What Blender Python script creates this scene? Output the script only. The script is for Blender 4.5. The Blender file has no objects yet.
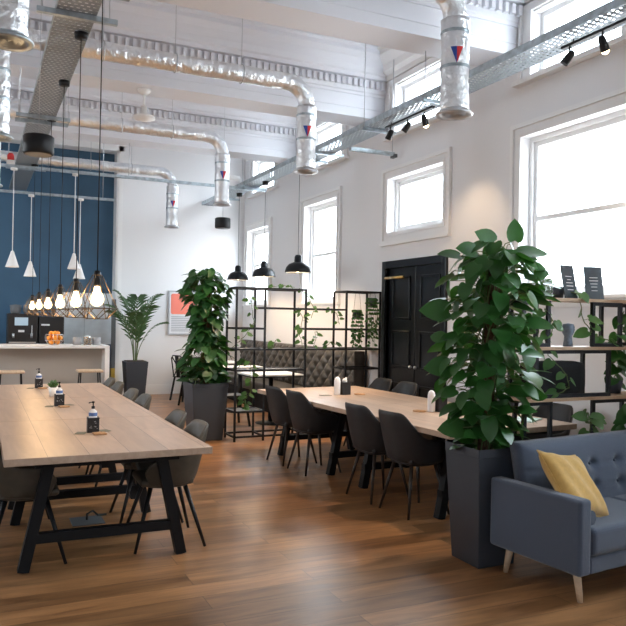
import bpy, bmesh, math, random
from mathutils import Vector, Matrix
sc = bpy.context.scene
COL = sc.collection
PI = math.pi
R = math.radians
rnd = random.Random(7)

# ------------------------------------------------------------------ materials
def mat(name, col, rough=.5, metal=0., noise=0., nscale=8., bump=0., bscale=60., coat=0., emit=None, es=0., sheen=0., spec=None, trans=0., alpha=None):
    m = bpy.data.materials.new(name); m.use_nodes = True
    nt = m.node_tree; b = nt.nodes['Principled BSDF']
    b.inputs['Base Color'].default_value = (*col, 1); b.inputs['Roughness'].default_value = rough
    b.inputs['Metallic'].default_value = metal
    if coat: b.inputs['Coat Weight'].default_value = coat; b.inputs['Coat Roughness'].default_value = .12
    if sheen: b.inputs['Sheen Weight'].default_value = sheen
    if spec is not None: b.inputs['Specular IOR Level'].default_value = spec
    if trans: b.inputs['Transmission Weight'].default_value = trans
    if emit: b.inputs['Emission Color'].default_value = (*emit, 1); b.inputs['Emission Strength'].default_value = es
    tc = nt.nodes.new('ShaderNodeTexCoord')
    if noise:
        n = nt.nodes.new('ShaderNodeTexNoise'); n.inputs['Scale'].default_value = nscale; n.inputs['Detail'].default_value = 5
        nt.links.new(tc.outputs['Object'], n.inputs['Vector'])
        r = nt.nodes.new('ShaderNodeValToRGB')
        r.color_ramp.elements[0].position = .3; r.color_ramp.elements[1].position = .7
        r.color_ramp.elements[0].color = (*[c*(1-noise) for c in col], 1)
        r.color_ramp.elements[1].color = (*[min(1, c*(1+noise)) for c in col], 1)
        nt.links.new(n.outputs['Fac'], r.inputs['Fac']); nt.links.new(r.outputs['Color'], b.inputs['Base Color'])
    if bump:
        n2 = nt.nodes.new('ShaderNodeTexNoise'); n2.inputs['Scale'].default_value = bscale; n2.inputs['Detail'].default_value = 4
        nt.links.new(tc.outputs['Object'], n2.inputs['Vector'])
        bp = nt.nodes.new('ShaderNodeBump'); bp.inputs['Strength'].default_value = bump; bp.inputs['Distance'].default_value = .03 if 'foil' in name else .01
        nt.links.new(n2.outputs['Fac'], bp.inputs['Height']); nt.links.new(bp.outputs['Normal'], b.inputs['Normal'])
    return m

def wood_mat(name, c1, c2, rough, plank=None, grain=1.0, axis='X', c3=None, coat=0., pc=.36):
    """procedural wood, optionally laid as planks along the given axis (object coordinates)"""
    m = bpy.data.materials.new(name); m.use_nodes = True
    nt = m.node_tree; N = nt.nodes; Lk = nt.links; b = N['Principled BSDF']
    tc = N.new('ShaderNodeTexCoord'); mp = N.new('ShaderNodeMapping'); Lk.new(tc.outputs['Object'], mp.inputs['Vector'])
    if axis == 'Y': mp.inputs['Rotation'].default_value = (0, 0, R(90))
    st = N.new('ShaderNodeMapping'); st.inputs['Scale'].default_value = (1.2*grain, 9*grain, 9*grain)
    Lk.new(mp.outputs['Vector'], st.inputs['Vector'])
    off = None
    if plank:
        br = N.new('ShaderNodeTexBrick'); Lk.new(mp.outputs['Vector'], br.inputs['Vector'])
        br.inputs['Scale'].default_value = 1; br.inputs['Brick Width'].default_value = plank[0]; br.inputs['Row Height'].default_value = plank[1]
        br.inputs['Mortar Size'].default_value = .0018; br.inputs['Mortar Smooth'].default_value = .3; br.offset = .37; br.offset_frequency = 2
        br.inputs['Color1'].default_value = (0, 0, 0, 1); br.inputs['Color2'].default_value = (1, 1, 1, 1); br.inputs['Mortar'].default_value = (.5, .5, .5, 1)
        sepm = N.new('ShaderNodeVectorMath'); sepm.operation = 'SCALE'; sepm.inputs['Scale'].default_value = 13.
        Lk.new(br.outputs['Color'], sepm.inputs[0])
        ad = N.new('ShaderNodeVectorMath'); ad.operation = 'ADD'; Lk.new(st.outputs['Vector'], ad.inputs[0]); Lk.new(sepm.outputs['Vector'], ad.inputs[1])
        off = ad.outputs['Vector']
    n = N.new('ShaderNodeTexNoise'); n.inputs['Scale'].default_value = 1.6; n.inputs['Detail'].default_value = 8; n.inputs['Roughness'].default_value = .62
    n.inputs['Distortion'].default_value = .6
    Lk.new(off or st.outputs['Vector'], n.inputs['Vector'])
    r = N.new('ShaderNodeValToRGB'); r.color_ramp.elements[0].position = .3; r.color_ramp.elements[1].position = .68
    r.color_ramp.elements[0].color = (*c1, 1); r.color_ramp.elements[1].color = (*c2, 1)
    Lk.new(n.outputs['Fac'], r.inputs['Fac'])
    colout = r.outputs['Color']
    if plank:
        mx = N.new('ShaderNodeMix'); mx.data_type = 'RGBA'; mx.blend_type = 'MULTIPLY'; mx.inputs['Factor'].default_value = 1
        rr = N.new('ShaderNodeValToRGB'); rr.color_ramp.elements[0].color = (1-pc, 1-pc*1.05, 1-pc*1.1, 1); rr.color_ramp.elements[1].color = (1+pc*.4, 1+pc*.36, 1+pc*.3, 1)
        Lk.new(br.outputs['Color'], rr.inputs['Fac'])
        Lk.new(colout, mx.inputs['A']); Lk.new(rr.outputs['Color'], mx.inputs['B'])
        m2 = N.new('ShaderNodeMix'); m2.data_type = 'RGBA'; m2.inputs['B'].default_value = (c1[0]*.35, c1[1]*.35, c1[2]*.35, 1)
        Lk.new(br.outputs['Fac'], m2.inputs['Factor']); Lk.new(mx.outputs['Result'], m2.inputs['A'])
        colout = m2.outputs['Result']
    Lk.new(colout, b.inputs['Base Color'])
    b.inputs['Roughness'].default_value = rough
    if coat: b.inputs['Coat Weight'].default_value = coat; b.inputs['Coat Roughness'].default_value = .25
    bp = N.new('ShaderNodeBump'); bp.inputs['Strength'].default_value = .18; bp.inputs['Distance'].default_value = .004
    Lk.new(n.outputs['Fac'], bp.inputs['Height']); Lk.new(bp.outputs['Normal'], b.inputs['Normal'])
    rg = N.new('ShaderNodeMapRange'); rg.inputs['To Min'].default_value = rough-.08; rg.inputs['To Max'].default_value = rough+.1
    Lk.new(n.outputs['Fac'], rg.inputs['Value']); Lk.new(rg.outputs['Result'], b.inputs['Roughness'])
    return m

M = {}
M['wall'] = mat('white_wall_paint', (.80, .80, .81), .75, bump=.05, bscale=30)
M['trim'] = mat('white_gloss_trim', (.84, .84, .84), .45)
M['ceil'] = mat('white_ceiling_paint', (.77, .79, .84), .8)
M['blue'] = mat('deep_blue_paint', (.040, .105, .180), .6, noise=.12, nscale=1.5)
M['floor'] = wood_mat('oak_floor', (.176, .080, .031), (.47, .243, .106), .32, plank=(1.9, .19), grain=.8)
M['table'] = wood_mat('pale_oak_table', (.44, .31, .225), (.60, .45, .345), .36, pc=.14, plank=(2.4, .24), grain=.9, axis='Y')
M['edge'] = wood_mat('oak_edge', (.40, .28, .20), (.52, .38, .28), .5, grain=1.2, axis='Y')
M['beech'] = wood_mat('pale_beech', (.58, .42, .28), (.74, .57, .40), .45, grain=2, axis='Y')
M['shelfwood'] = wood_mat('shelf_wood', (.36, .22, .13), (.55, .38, .25), .5, grain=2)
M['black'] = mat('black_metal', (.005, .006, .008), .45, spec=.35)
M['blackwood'] = mat('black_painted_wood', (.004, .005, .007), .55, spec=.3)
M['rack'] = mat('charcoal_rack_metal', (.007, .009, .013), .5, spec=.35)
M['gloss'] = mat('gloss_black_paint', (.003, .004, .006), .3)
M['machine'] = mat('black_machine_casing', (.008, .008, .01), .55)
M['shell'] = mat('charcoal_faux_leather', (.016, .017, .020), .52, noise=.12, nscale=20, bump=.15, bscale=250)
M['shell_taupe'] = mat('taupe_faux_leather', (.070, .061, .047), .5, noise=.12, nscale=20, bump=.15, bscale=250)
M['darkleg'] = mat('dark_brown_leg', (.030, .019, .014), .45)
M['foil'] = mat('aluminium_foil_duct', (.88, .90, .93), .34, metal=1., noise=.10, nscale=6, bump=1.0, bscale=14)
M['galv'] = mat('galvanised_steel', (.46, .53, .57), .38, metal=.9, noise=.25, nscale=14, bump=.1, bscale=50)
M['steel'] = mat('steel', (.55, .57, .6), .35, metal=1.)
M['planter'] = mat('slate_grey_planter', (.040, .048, .063), .5, bump=.05, bscale=90)
M['soil'] = mat('soil', (.035, .022, .014), .95, noise=.4, nscale=60, bump=.6)
M['moss'] = mat('coir_pole', (.12, .055, .03), .95, noise=.5, nscale=60, bump=1., bscale=90)
M['sofa'] = mat('slate_blue_fabric', (.060, .080, .122), .9, noise=.16, nscale=160, bump=.4, bscale=420, sheen=.35)
M['yellow'] = mat('mustard_cushion_fabric', (.60, .36, .10), .9, noise=.10, nscale=30, bump=.35, bscale=300, sheen=.3)
M['tuft'] = mat('grey_brown_tufted_leather', (.070, .062, .052), .45, noise=.12, nscale=10)
M['white'] = mat('white_enamel', (.85, .85, .84), .4)
M['plastic'] = mat('white_plastic', (.80, .80, .82), .35)
M['caddy'] = mat('black_caddy_tin', (.016, .017, .022), .4, noise=.3, nscale=40)
M['bluelabel'] = mat('blue_label', (.10, .18, .42), .5)
M['kraft'] = mat('tan_coaster', (.48, .27, .13), .7, noise=.15, nscale=60)
M['matgrey'] = mat('grey_green_mat', (.22, .22, .17), .8)
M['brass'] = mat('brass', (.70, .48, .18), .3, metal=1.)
M['orange'] = mat('orange_peel', (.90, .33, .03), .5, bump=.2, bscale=120)
M['bark'] = mat('green_stem', (.10, .14, .045), .7)
M['coral'] = mat('coral_print', (.90, .24, .17), .7)
M['paper'] = mat('print_paper', (.74, .75, .77), .8)
M['greyline'] = mat('grey_print_ink', (.42, .43, .46), .8)
M['barfront'] = mat('warm_grey_panel', (.46, .44, .41), .65)
M['marble'] = mat('pale_blue_marble', (.74, .80, .84), .25, noise=.16, nscale=3)
M['mustard'] = mat('mustard_paint', (.62, .40, .06), .6)
M['darkgrey'] = mat('dark_grey_column', (.13, .14, .15), .5)
M['screen'] = mat('lit_screen', (.05, .07, .09), .3, emit=(.45, .62, .75), es=.35)
M['bluegrey'] = mat('blue_grey_ceramic', (.17, .21, .27), .6, noise=.2, nscale=40)
M['basket'] = mat('black_felt', (.010, .010, .012), .95, bump=.5, bscale=200)
M['board'] = mat('dark_blue_grey_chalkboard', (.055, .075, .095), .25, noise=.3, nscale=9)
M['letter'] = mat('white_lettering', (.75, .77, .8), .7)
M['red'] = mat('red_paint', (.65, .03, .03), .5)
M['triblue'] = mat('blue_sticker', (.02, .08, .38), .5)
M['glass_pot'] = mat('clear_glass', (.9, .95, .95), .05, trans=.9)
M['pink'] = mat('pink_paper', (.62, .36, .32), .7)
M['mint'] = mat('pale_mint_paper', (.62, .78, .74), .7)

def leaf_mat(name, c, rough=.42):
    m = mat(name, c, rough, noise=.35, nscale=5)
    nt = m.node_tree; b = nt.nodes['Principled BSDF']; out = nt.nodes['Material Output']
    tr = nt.nodes.new('ShaderNodeBsdfTranslucent'); tr.inputs['Color'].default_value = (c[0]*2.6, min(1, c[1]*2.4), c[2]*1.2, 1)
    mx = nt.nodes.new('ShaderNodeMixShader'); mx.inputs[0].default_value = .15
    nt.links.new(b.outputs[0], mx.inputs[1]); nt.links.new(tr.outputs[0], mx.inputs[2]); nt.links.new(mx.outputs[0], out.inputs['Surface'])
    return m
M['leaf'] = leaf_mat('pothos_leaf', (.024, .100, .018), .36)
M['leafd'] = leaf_mat('dark_leaf', (.020, .085, .018))
M['leafp'] = leaf_mat('palm_leaf', (.050, .105, .045), .5)
M['leafl'] = leaf_mat('light_vine_leaf', (.060, .150, .040))

# perforated tray
def perf_mat():
    m = mat('perforated_steel', (.30, .34, .37), .55, metal=.5)
    nt = m.node_tree; N = nt.nodes; b = N['Principled BSDF']; out = N['Material Output']
    tc = N.new('ShaderNodeTexCoord'); mp = N.new('ShaderNodeMapping'); mp.inputs['Scale'].default_value = (22, 14, 1)
    nt.links.new(tc.outputs['Object'], mp.inputs['Vector'])
    br = N.new('ShaderNodeTexBrick'); br.inputs['Scale'].default_value = 1; br.inputs['Brick Width'].default_value = 1; br.inputs['Row Height'].default_value = .8
    br.inputs['Mortar Size'].default_value = .24; br.inputs['Mortar Smooth'].default_value = 0.
    nt.links.new(mp.outputs['Vector'], br.inputs['Vector'])
    tr = N.new('ShaderNodeBsdfTransparent'); mx = N.new('ShaderNodeMixShader')
    nt.links.new(br.outputs['Fac'], mx.inputs[0]); nt.links.new(tr.outputs[0], mx.inputs[1]); nt.links.new(b.outputs[0], mx.inputs[2])
    nt.links.new(mx.outputs[0], out.inputs['Surface'])
    return m
M['perf'] = perf_mat()
M['cage'] = mat('bronze_wire', (.10, .07, .04), .4, metal=.8)

def glass_mat():
    m = bpy.data.materials.new('window_glass'); m.use_nodes = True; nt = m.node_tree; N = nt.nodes
    N.remove(N['Principled BSDF']); out = N['Material Output']
    t = N.new('ShaderNodeBsdfTransparent'); g = N.new('ShaderNodeBsdfGlossy'); g.inputs['Roughness'].default_value = .02
    fr = N.new('ShaderNodeLayerWeight'); fr.inputs['Blend'].default_value = .5
    pw = N.new('ShaderNodeMath'); pw.operation = 'POWER'; pw.inputs[1].default_value = 5; nt.links.new(fr.outputs['Facing'], pw.inputs[0])
    sc_ = N.new('ShaderNodeMath'); sc_.operation = 'MULTIPLY_ADD'; sc_.inputs[1].default_value = .6; sc_.inputs[2].default_value = .03; nt.links.new(pw.outputs[0], sc_.inputs[0])
    mx = N.new('ShaderNodeMixShader'); nt.links.new(sc_.outputs[0], mx.inputs[0]); nt.links.new(t.outputs[0], mx.inputs[1]); nt.links.new(g.outputs[0], mx.inputs[2])
    nt.links.new(mx.outputs[0], out.inputs['Surface']); return m
M['glass'] = glass_mat()

def bulb_mat(name, col, s):
    m = bpy.data.materials.new(name); m.use_nodes = True; nt = m.node_tree; N = nt.nodes
    N.remove(N['Principled BSDF']); out = N['Material Output']
    t = N.new('ShaderNodeBsdfTransparent'); e = N.new('ShaderNodeEmission'); e.inputs['Color'].default_value = (*col, 1); e.inputs['Strength'].default_value = s
    a = N.new('ShaderNodeAddShader'); nt.links.new(t.outputs[0], a.inputs[0]); nt.links.new(e.outputs[0], a.inputs[1]); nt.links.new(a.outputs[0], out.inputs['Surface'])
    return m
M['bulb'] = bulb_mat('glowing_bulb', (1, .70, .34), 1.6)
M['spotglow'] = mat('lit_spot_lens', (1, .9, .7), .5, emit=(1, .75, .42), es=9)
M['domeglow'] = mat('dome_inner_bulb', (1, .9, .7), .5, emit=(1, .78, .5), es=7)

# ------------------------------------------------------------------ mesh builder
class MB:
    def __init__(s): s.bm = bmesh.new(); s.mi = 0; s.mats = []
    def mark(s, fs):
        for f in fs: f.material_index = s.mi
    def box(s, x0, x1, y0, y1, z0, z1, bev=0, seg=2):
        r = bmesh.ops.create_cube(s.bm, size=1); vs = r['verts']
        bmesh.ops.scale(s.bm, vec=(x1-x0, y1-y0, z1-z0), verts=vs); bmesh.ops.translate(s.bm, vec=((x0+x1)/2, (y0+y1)/2, (z0+z1)/2), verts=vs)
        fs = list({f for v in vs for f in v.link_faces}); s.mark(fs)
        if bev:
            es = list({e for v in vs for e in v.link_edges})
            r = bmesh.ops.bevel(s.bm, geom=es, offset=bev, segments=seg, affect='EDGES', profile=.5)
            s.mark(r['faces'])
        return s
    def tapbox(s, cx, cy, z0, z1, w0, w1, d0=None, d1=None):
        d0 = d0 or w0; d1 = d1 or w1; q = []
        for z, w, d in ((z0, w0, d0), (z1, w1, d1)):
            q.append([s.bm.verts.new((cx+a*w/2, cy+b*d/2, z)) for a, b in ((-1, -1), (1, -1), (1, 1), (-1, 1))])
        fs = [s.bm.faces.new(q[0][::-1]), s.bm.faces.new(q[1])]
        for i in range(4): fs.append(s.bm.faces.new((q[0][i], q[0][(i+1) % 4], q[1][(i+1) % 4], q[1][i])))
        s.mark(fs); return s
    def tube(s, pts, r, n=8, cap=True, closed=False):
        pts = [Vector(p) for p in pts]; k = len(pts); rings = []
        rs = r if isinstance(r, (list, tuple)) else [r]*k
        up = None
        for i, p in enumerate(pts):
            if closed: t = pts[(i+1) % k]-pts[i-1]
            else: t = (pts[min(i+1, k-1)]-pts[max(i-1, 0)])
            if t.length < 1e-9: t = Vector((0, 0, 1))
            t.normalize()
            if up is None:
                up = Vector((0, 0, 1)) if abs(t.z) < .9 else Vector((1, 0, 0))
            a = t.cross(up)
            if a.length < 1e-6: a = t.orthogonal()
            a.normalize(); b = a.cross(t).normalized(); up = b
            rings.append([s.bm.verts.new(p+(a*math.cos(2*PI*j/n)+b*math.sin(2*PI*j/n))*rs[i]) for j in range(n)])
        fs = []
        for i in range(k if closed else k-1):
            A, B = rings[i], rings[(i+1) % k]
            for j in range(n): fs.append(s.bm.faces.new((A[j], A[(j+1) % n], B[(j+1) % n], B[j])))
        if cap and not closed: fs.append(s.bm.faces.new(rings[0][::-1])); fs.append(s.bm.faces.new(rings[-1]))
        s.mark(fs)
        if n > 5:
            for f in fs: f.smooth = len(f.verts) == 4
        return s
    def bar(s, a, b, w, d, twist=0):
        """rectangular bar from a to b"""
        a, b = Vector(a), Vector(b); t = (b-a).normalized()
        ref = Vector((0, 0, 1)) if abs(t.z) < .9 else Vector((0, 1, 0))
        u = t.cross(ref).normalized(); v = u.cross(t).normalized(); q = []
        for p in (a, b): q.append([s.bm.verts.new(p+u*i*w/2+v*j*d/2) for i, j in ((-1, -1), (1, -1), (1, 1), (-1, 1))])
        fs = [s.bm.faces.new(q[0][::-1]), s.bm.faces.new(q[1])]
        for i in range(4): fs.append(s.bm.faces.new((q[0][i], q[0][(i+1) % 4], q[1][(i+1) % 4], q[1][i])))
        s.mark(fs); return s
    def lathe(s, prof, n=24, c=(0, 0, 0), cap=False):
        rings = []
        for r, z in prof: rings.append([s.bm.verts.new((c[0]+r*math.cos(2*PI*j/n), c[1]+r*math.sin(2*PI*j/n), c[2]+z)) for j in range(n)])
        fs = []
        for A, B in zip(rings, rings[1:]):
            for j in range(n): fs.append(s.bm.faces.new((A[j], A[(j+1) % n], B[(j+1) % n], B[j])))
        for f in fs: f.smooth = True
        if cap: fs += [s.bm.faces.new(rings[0][::-1]), s.bm.faces.new(rings[-1])]
        s.mark(fs); return s
    def ball(s, c, r, sc_=(1, 1, 1), n=12):
        q = bmesh.ops.create_uvsphere(s.bm, u_segments=n, v_segments=max(6, n*2//3), radius=r)
        for v in q['verts']: v.co = Vector((v.co.x*sc_[0]+c[0], v.co.y*sc_[1]+c[1], v.co.z*sc_[2]+c[2]))
        fs = list({f for v in q['verts'] for f in v.link_faces}); s.mark(fs)
        for f in fs: f.smooth = True
        return s
    def prism(s, poly, ax, a0, a1):
        """poly in the plane normal to axis ax ('x': (y,z); 'y': (x,z); 'z': (x,y))"""
        def P(u, v, w): return {'x': (w, u, v), 'y': (u, w, v), 'z': (u, v, w)}[ax]
        A = [s.bm.verts.new(P(u, v, a0)) for u, v in poly]; B = [s.bm.verts.new(P(u, v, a1)) for u, v in poly]
        fs = [s.bm.faces.new(A[::-1]), s.bm.faces.new(B)]; n = len(poly)
        for i in range(n): fs.append(s.bm.faces.new((A[i], A[(i+1) % n], B[(i+1) % n], B[i])))
        s.mark(fs); return s
    def grid(s, f, nu, nv, closeu=False, smooth=True):
        V = [[s.bm.verts.new(f(i/(nu if closeu else nu-1), j/(nv-1))) for j in range(nv)] for i in range(nu)]
        fs = []
        for i in range(nu if closeu else nu-1):
            for j in range(nv-1):
                a, b = V[i], V[(i+1) % nu]; fs.append(s.bm.faces.new((a[j], b[j], b[j+1], a[j+1])))
        for q in fs: q.smooth = smooth
        s.mark(fs); return V
    def use(s, m):
        if m not in s.mats: s.mats.append(m)
        s.mi = s.mats.index(m); return s
    def build(s, name, m=None, parent=None, loc=None, rz=None, fixn=True):
        if fixn: bmesh.ops.recalc_face_normals(s.bm, faces=s.bm.faces[:])
        me = bpy.data.meshes.new(name); s.bm.to_mesh(me); s.bm.free()
        if m: me.materials.append(M[m])
        else:
            for k in s.mats: me.materials.append(M[k])
        o = bpy.data.objects.new(name, me); COL.objects.link(o)
        if parent: o.parent = parent
        if loc: o.location = loc
        if rz is not None: o.rotation_euler.z = rz
        return o

def tag(o, label, cat, group=None, kind=None):
    if label: o['label'] = label
    if cat: o['category'] = cat
    if group: o['group'] = group
    if kind: o['kind'] = kind
    return o
def thing(name, label, cat, loc=(0, 0, 0), rz=0, group=None):
    o = bpy.data.objects.new(name, None); COL.objects.link(o); o.empty_display_size = .1
    o.location = loc; o.rotation_euler = (0, 0, rz); return tag(o, label, cat, group)
def struct(name, mb, m, **k):
    o = mb.build(name, m, **k); o['kind'] = 'structure'; return o
def dup(src, loc, rz=0, label=None):
    def rec(o, par):
        c = o.copy(); COL.objects.link(c)
        if par: c.parent = par
        for ch in o.children: rec(ch, c)
        return c
    c = rec(src, None); c.location = loc; c.rotation_euler = (0, 0, rz)
    if label: c['label'] = label
    return c
class Proto:
    """moves the built thing to its first spot, then copies it"""
    def __init__(s, o): s.o = o; s.used = False
    def put(s, loc, rz, label):
        if not s.used: s.used = True; s.o.location = loc; s.o.rotation_euler = (0, 0, rz); s.o['label'] = label; return s.o
        return dup(s.o, loc, rz, label)
def bevmod(o, w=.006, seg=2):
    m = o.modifiers.new('bev', 'BEVEL'); m.width = w; m.segments = seg; m.limit_method = 'ANGLE'; return o
def sub(o, n=1):
    m = o.modifiers.new('sub', 'SUBSURF'); m.levels = n; m.render_levels = n
    for p in o.data.polygons: p.use_smooth = True
    return o

# ------------------------------------------------------------------ camera
fov_f = 720.
yw, pt, rl = R(25.0), R(.4), R(1.0)
fw = Vector((math.sin(yw)*math.cos(pt), math.cos(yw)*math.cos(pt), math.sin(pt)))
r0 = Vector((math.cos(yw), -math.sin(yw), 0)); u0 = r0.cross(fw)
RT = r0*math.cos(rl)+u0*math.sin(rl); UP = u0*math.cos(rl)-r0*math.sin(rl)
cam = bpy.data.objects.new('camera', bpy.data.cameras.new('camera')); COL.objects.link(cam)
cam.matrix_world = Matrix(((RT.x, UP.x, -fw.x, 0), (RT.y, UP.y, -fw.y, 0), (RT.z, UP.z, -fw.z, 1.6), (0, 0, 0, 1)))
cam.data.sensor_width = 36; cam.data.lens = 36*fov_f/626; cam.data.clip_start = .05
sc.camera = cam

# ------------------------------------------------------------------ room shell
W, B, XL, YB, CZ = 5.15, 14.6, -3.6, -4.0, 5.35
struct('floor', MB().box(XL-.3, W+.35, YB-.3, B+.6, -.1, 0), 'floor')
struct('ceiling', MB().box(XL-.3, W+.35, YB-.3, B+.6, CZ, CZ+.15), 'ceil')
def wall_x(mb, x0, x1, y0, y1, z0, z1, ops):
    ys = sorted({y0, y1, *[v for o in ops for v in o[:2]]}); zs = sorted({z0, z1, *[v for o in ops for v in o[2:]]})
    for a, b in zip(ys, ys[1:]):
        for c, d in zip(zs, zs[1:]):
            my, mz = (a+b)/2, (c+d)/2
            if not any(o[0] < my < o[1] and o[2] < mz < o[3] for o in ops): mb.box(x0, x1, a, b, c, d)
    return mb
def wall_y(mb, y0, y1, x0, x1, z0, z1, ops):
    xs = sorted({x0, x1, *[v for o in ops for v in o[:2]]}); zs = sorted({z0, z1, *[v for o in ops for v in o[2:]]})
    for a, b in zip(xs, xs[1:]):
        for c, d in zip(zs, zs[1:]):
            mx, mz = (a+b)/2, (c+d)/2
            if not any(o[0] < mx < o[1] and o[2] < mz < o[3] for o in ops): mb.box(a, b, y0, y1, c, d)
    return mb
# right wall windows: (centre y, half width of opening, z0, z1, has rail)
WIN = [(-3.35+.0, .0, 0, 0, 0)]
WIN = [(5.22, .70, 1.86, 3.53, True), (7.955, .655, 2.79, 3.54, False), (10.80, .62, 1.86, 3.53, True), (13.72, .60, 1.86, 3.40, True), (2.40, .70, 1.86, 3.53, True), (-.45, .70, 1.86, 3.53, True)]  # last two are out of view, included for the light they let in
UPW = [(y, .58, 4.12, 4.80) for y in (5.20, 7.86, 10.62, 13.45, 2.35, -.5)]
ops = [(c-h, c+h, a, b) for c, h, a, b, r in WIN]+[(c-h, c+h, a, b) for c, h, a, b in UPW]+[(7.28, 8.63, 0, 2.32)]
struct('wall_right', wall_x(MB(), W, W+.35, YB-.3, B+.6, 0, CZ, ops), 'wall')
LW_FILL = [(c-.7, c+.7, 1.86, 3.53) for c in (9.0, 12.4)]  # unseen windows, added to bring daylight onto the blue wall and back
struct('wall_left', wall_x(MB(), XL-.3, XL, YB-.3, B+.6, 0, CZ, LW_FILL), 'wall')
BW_FILL = [(-2.9, -2.1, 1.5, 3.2)]  # unseen window behind the camera, added for fill daylight
struct('wall_front', wall_y(MB(), YB-.3, YB, XL, W, 0, CZ, BW_FILL), 'wall')
struct('wall_back', wall_y(MB(), B, B+.3, XL, W, 0, CZ, [(-2.6, 2.49, 0, 4.84)]), 'wall')
struct('wall_alcove', MB().box(-2.75, 2.64, B+.3, B+.4, 0, CZ), 'blue')
mb = MB(); mb.box(2.49, 2.58, B-.05, B+.02, 0, 4.94); mb.box(-2.7, 2.58, B-.05, B+.02, 4.84, 4.96); mb.box(2.46, 2.50, B-.03, B+.3, 0, 4.86)
struct('trim_1', mb, 'trim')
mb = MB(); mb.box(2.58, W, B-.025, B, 0, .17); mb.box(2.58, W, B-.018, B, .17, .20)
o = mb.build('baseboard_back', 'trim'); o['kind'] = 'structure'
mb = MB(); mb.box(W-.025, W, YB, 7.12, 0, .17); mb.box(W-.018, W, YB, 7.12, .17, .2); mb.box(W-.025, W, 8.80, 9.15, 0, .17); mb.box(W-.018, W, 8.80, 9.15, .17, .2)
o = mb.build('baseboard_right', 'trim'); o['kind'] = 'structure'

def frame_x(mb, x0, x1, y0, y1, z0, z1, w):
    """rectangular frame lying in an x-normal plane; y0..y1, z0..z1 outer"""
    mb.box(x0, x1, y0, y0+w, z0, z1); mb.box(x0, x1, y1-w, y1, z0, z1); mb.box(x0, x1, y0+w, y1-w, z0, z0+w); mb.box(x0, x1, y0+w, y1-w, z1-w, z1)
for i, (c, h, a, b, rail) in enumerate(WIN):
    e = bpy.data.objects.new('window_%d' % (i+1), None); COL.objects.link(e); e.location = (W, c, a); e['kind'] = 'structure'
    H_ = b-a
    m = MB()                                   # moulded architrave on the wall face
    for (o0, o1, d) in ((.0, .045, .030), (.045, .10, .018), (.10, .145, .042)):
        x0 = -d
        for s_ in (-1, 1):
            ya, yb = sorted((s_*(h+o0), s_*(h+o1))); m.box(x0, 0, ya, yb, -o1 if not rail else 0, H_+o1)
        m.box(x0, 0, -h-o0, h+o0, H_+o0, H_+o1)
        if not rail: m.box(x0, 0, -h-o0, h+o0, -o1, -o0)
    if rail: m.box(-.07, .0, -h-.16, h+.16, -.04, 0, bev=.008); m.box(-.025, 0, -h-.12, h+.12, -.11, -.04)
    else: m.box(-.06, 0, -h-.16, h+.16, -.175, -.145)
    m.build('architrave', 'trim', e)
    f = MB(); frame_x(f, .10, .20, -h, h, 0, H_, .045); frame_x(f, .13, .19, -h+.045, h-.045, .045, H_-.045, .05)
    if rail: f.box(.12, .19, -h+.05, h-.05, .79, .84)
    f.build('window_frame', 'trim', e)
    g = MB(); g.box(.155, .163, -h+.09, h-.09, .09, H_-.09); g.build('pane', 'glass', e)
for i, (c, h, a, b) in enumerate(UPW):
    e = bpy.data.objects.new('window_%d' % (i+11), None); COL.objects.link(e); e.location = (W, c, a); e['kind'] = 'structure'
    m = MB(); H_ = b-a
    for (o0, o1, d) in ((.0, .06, .035), (.06, .14, .02), (.14, .18, .045)):
        for s_ in (-1, 1):
            ya, yb = sorted((s_*(h+o0), s_*(h+o1))); m.box(-d, 0, ya, yb, 0, H_+.02)
    m.box(-.03, 0, -h-.18, h+.18, H_+.02, H_+.10)
    m.box(-.09, 0, -h-.22, h+.22, -.05, 0)
    m.build('architrave', 'trim', e)
    f = MB(); frame_x(f, .10, .19, -h, h, 0, H_, .05); f.build('window_frame', 'trim', e)
    g = MB(); g.box(.145, .153, -h+.05, h-.05, .05, H_-.05); g.build('pane', 'glass', e)
for nm, L_, ax in (('window_21', LW_FILL, 'x'), ('window_31', BW_FILL, 'y')):  # frames and panes of the unseen windows added for light
    for i, (a, b, z0, z1) in enumerate(L_):
        f = MB()
        if ax == 'x':
            frame_x(f, XL-.2, XL-.1, a, b, z0, z1, .07); f.box(XL-.19, XL-.11, a+.07, b-.07, (z0+z1)/2-.03, (z0+z1)/2+.03)
        else:
            for q in (a, b-.07): f.box(q, q+.07, YB-.2, YB-.1, z0, z1)
            for q in (z0, z1-.07, (z0+z1)/2): f.box(a+.07, b-.07, YB-.2, YB-.1, q, q+.07)
        fo = f.build('window_%d' % (int(nm[-2:])+i), 'trim'); fo['kind'] = 'structure'
        g = MB()
        if ax == 'x': g.box(XL-.154, XL-.148, a+.07, b-.07, z0+.07, z1-.07)
        else: g.box(a+.07, b-.07, YB-.154, YB-.148, z0+.07, z1-.07)
        g.build('pane', 'glass', fo)

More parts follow.
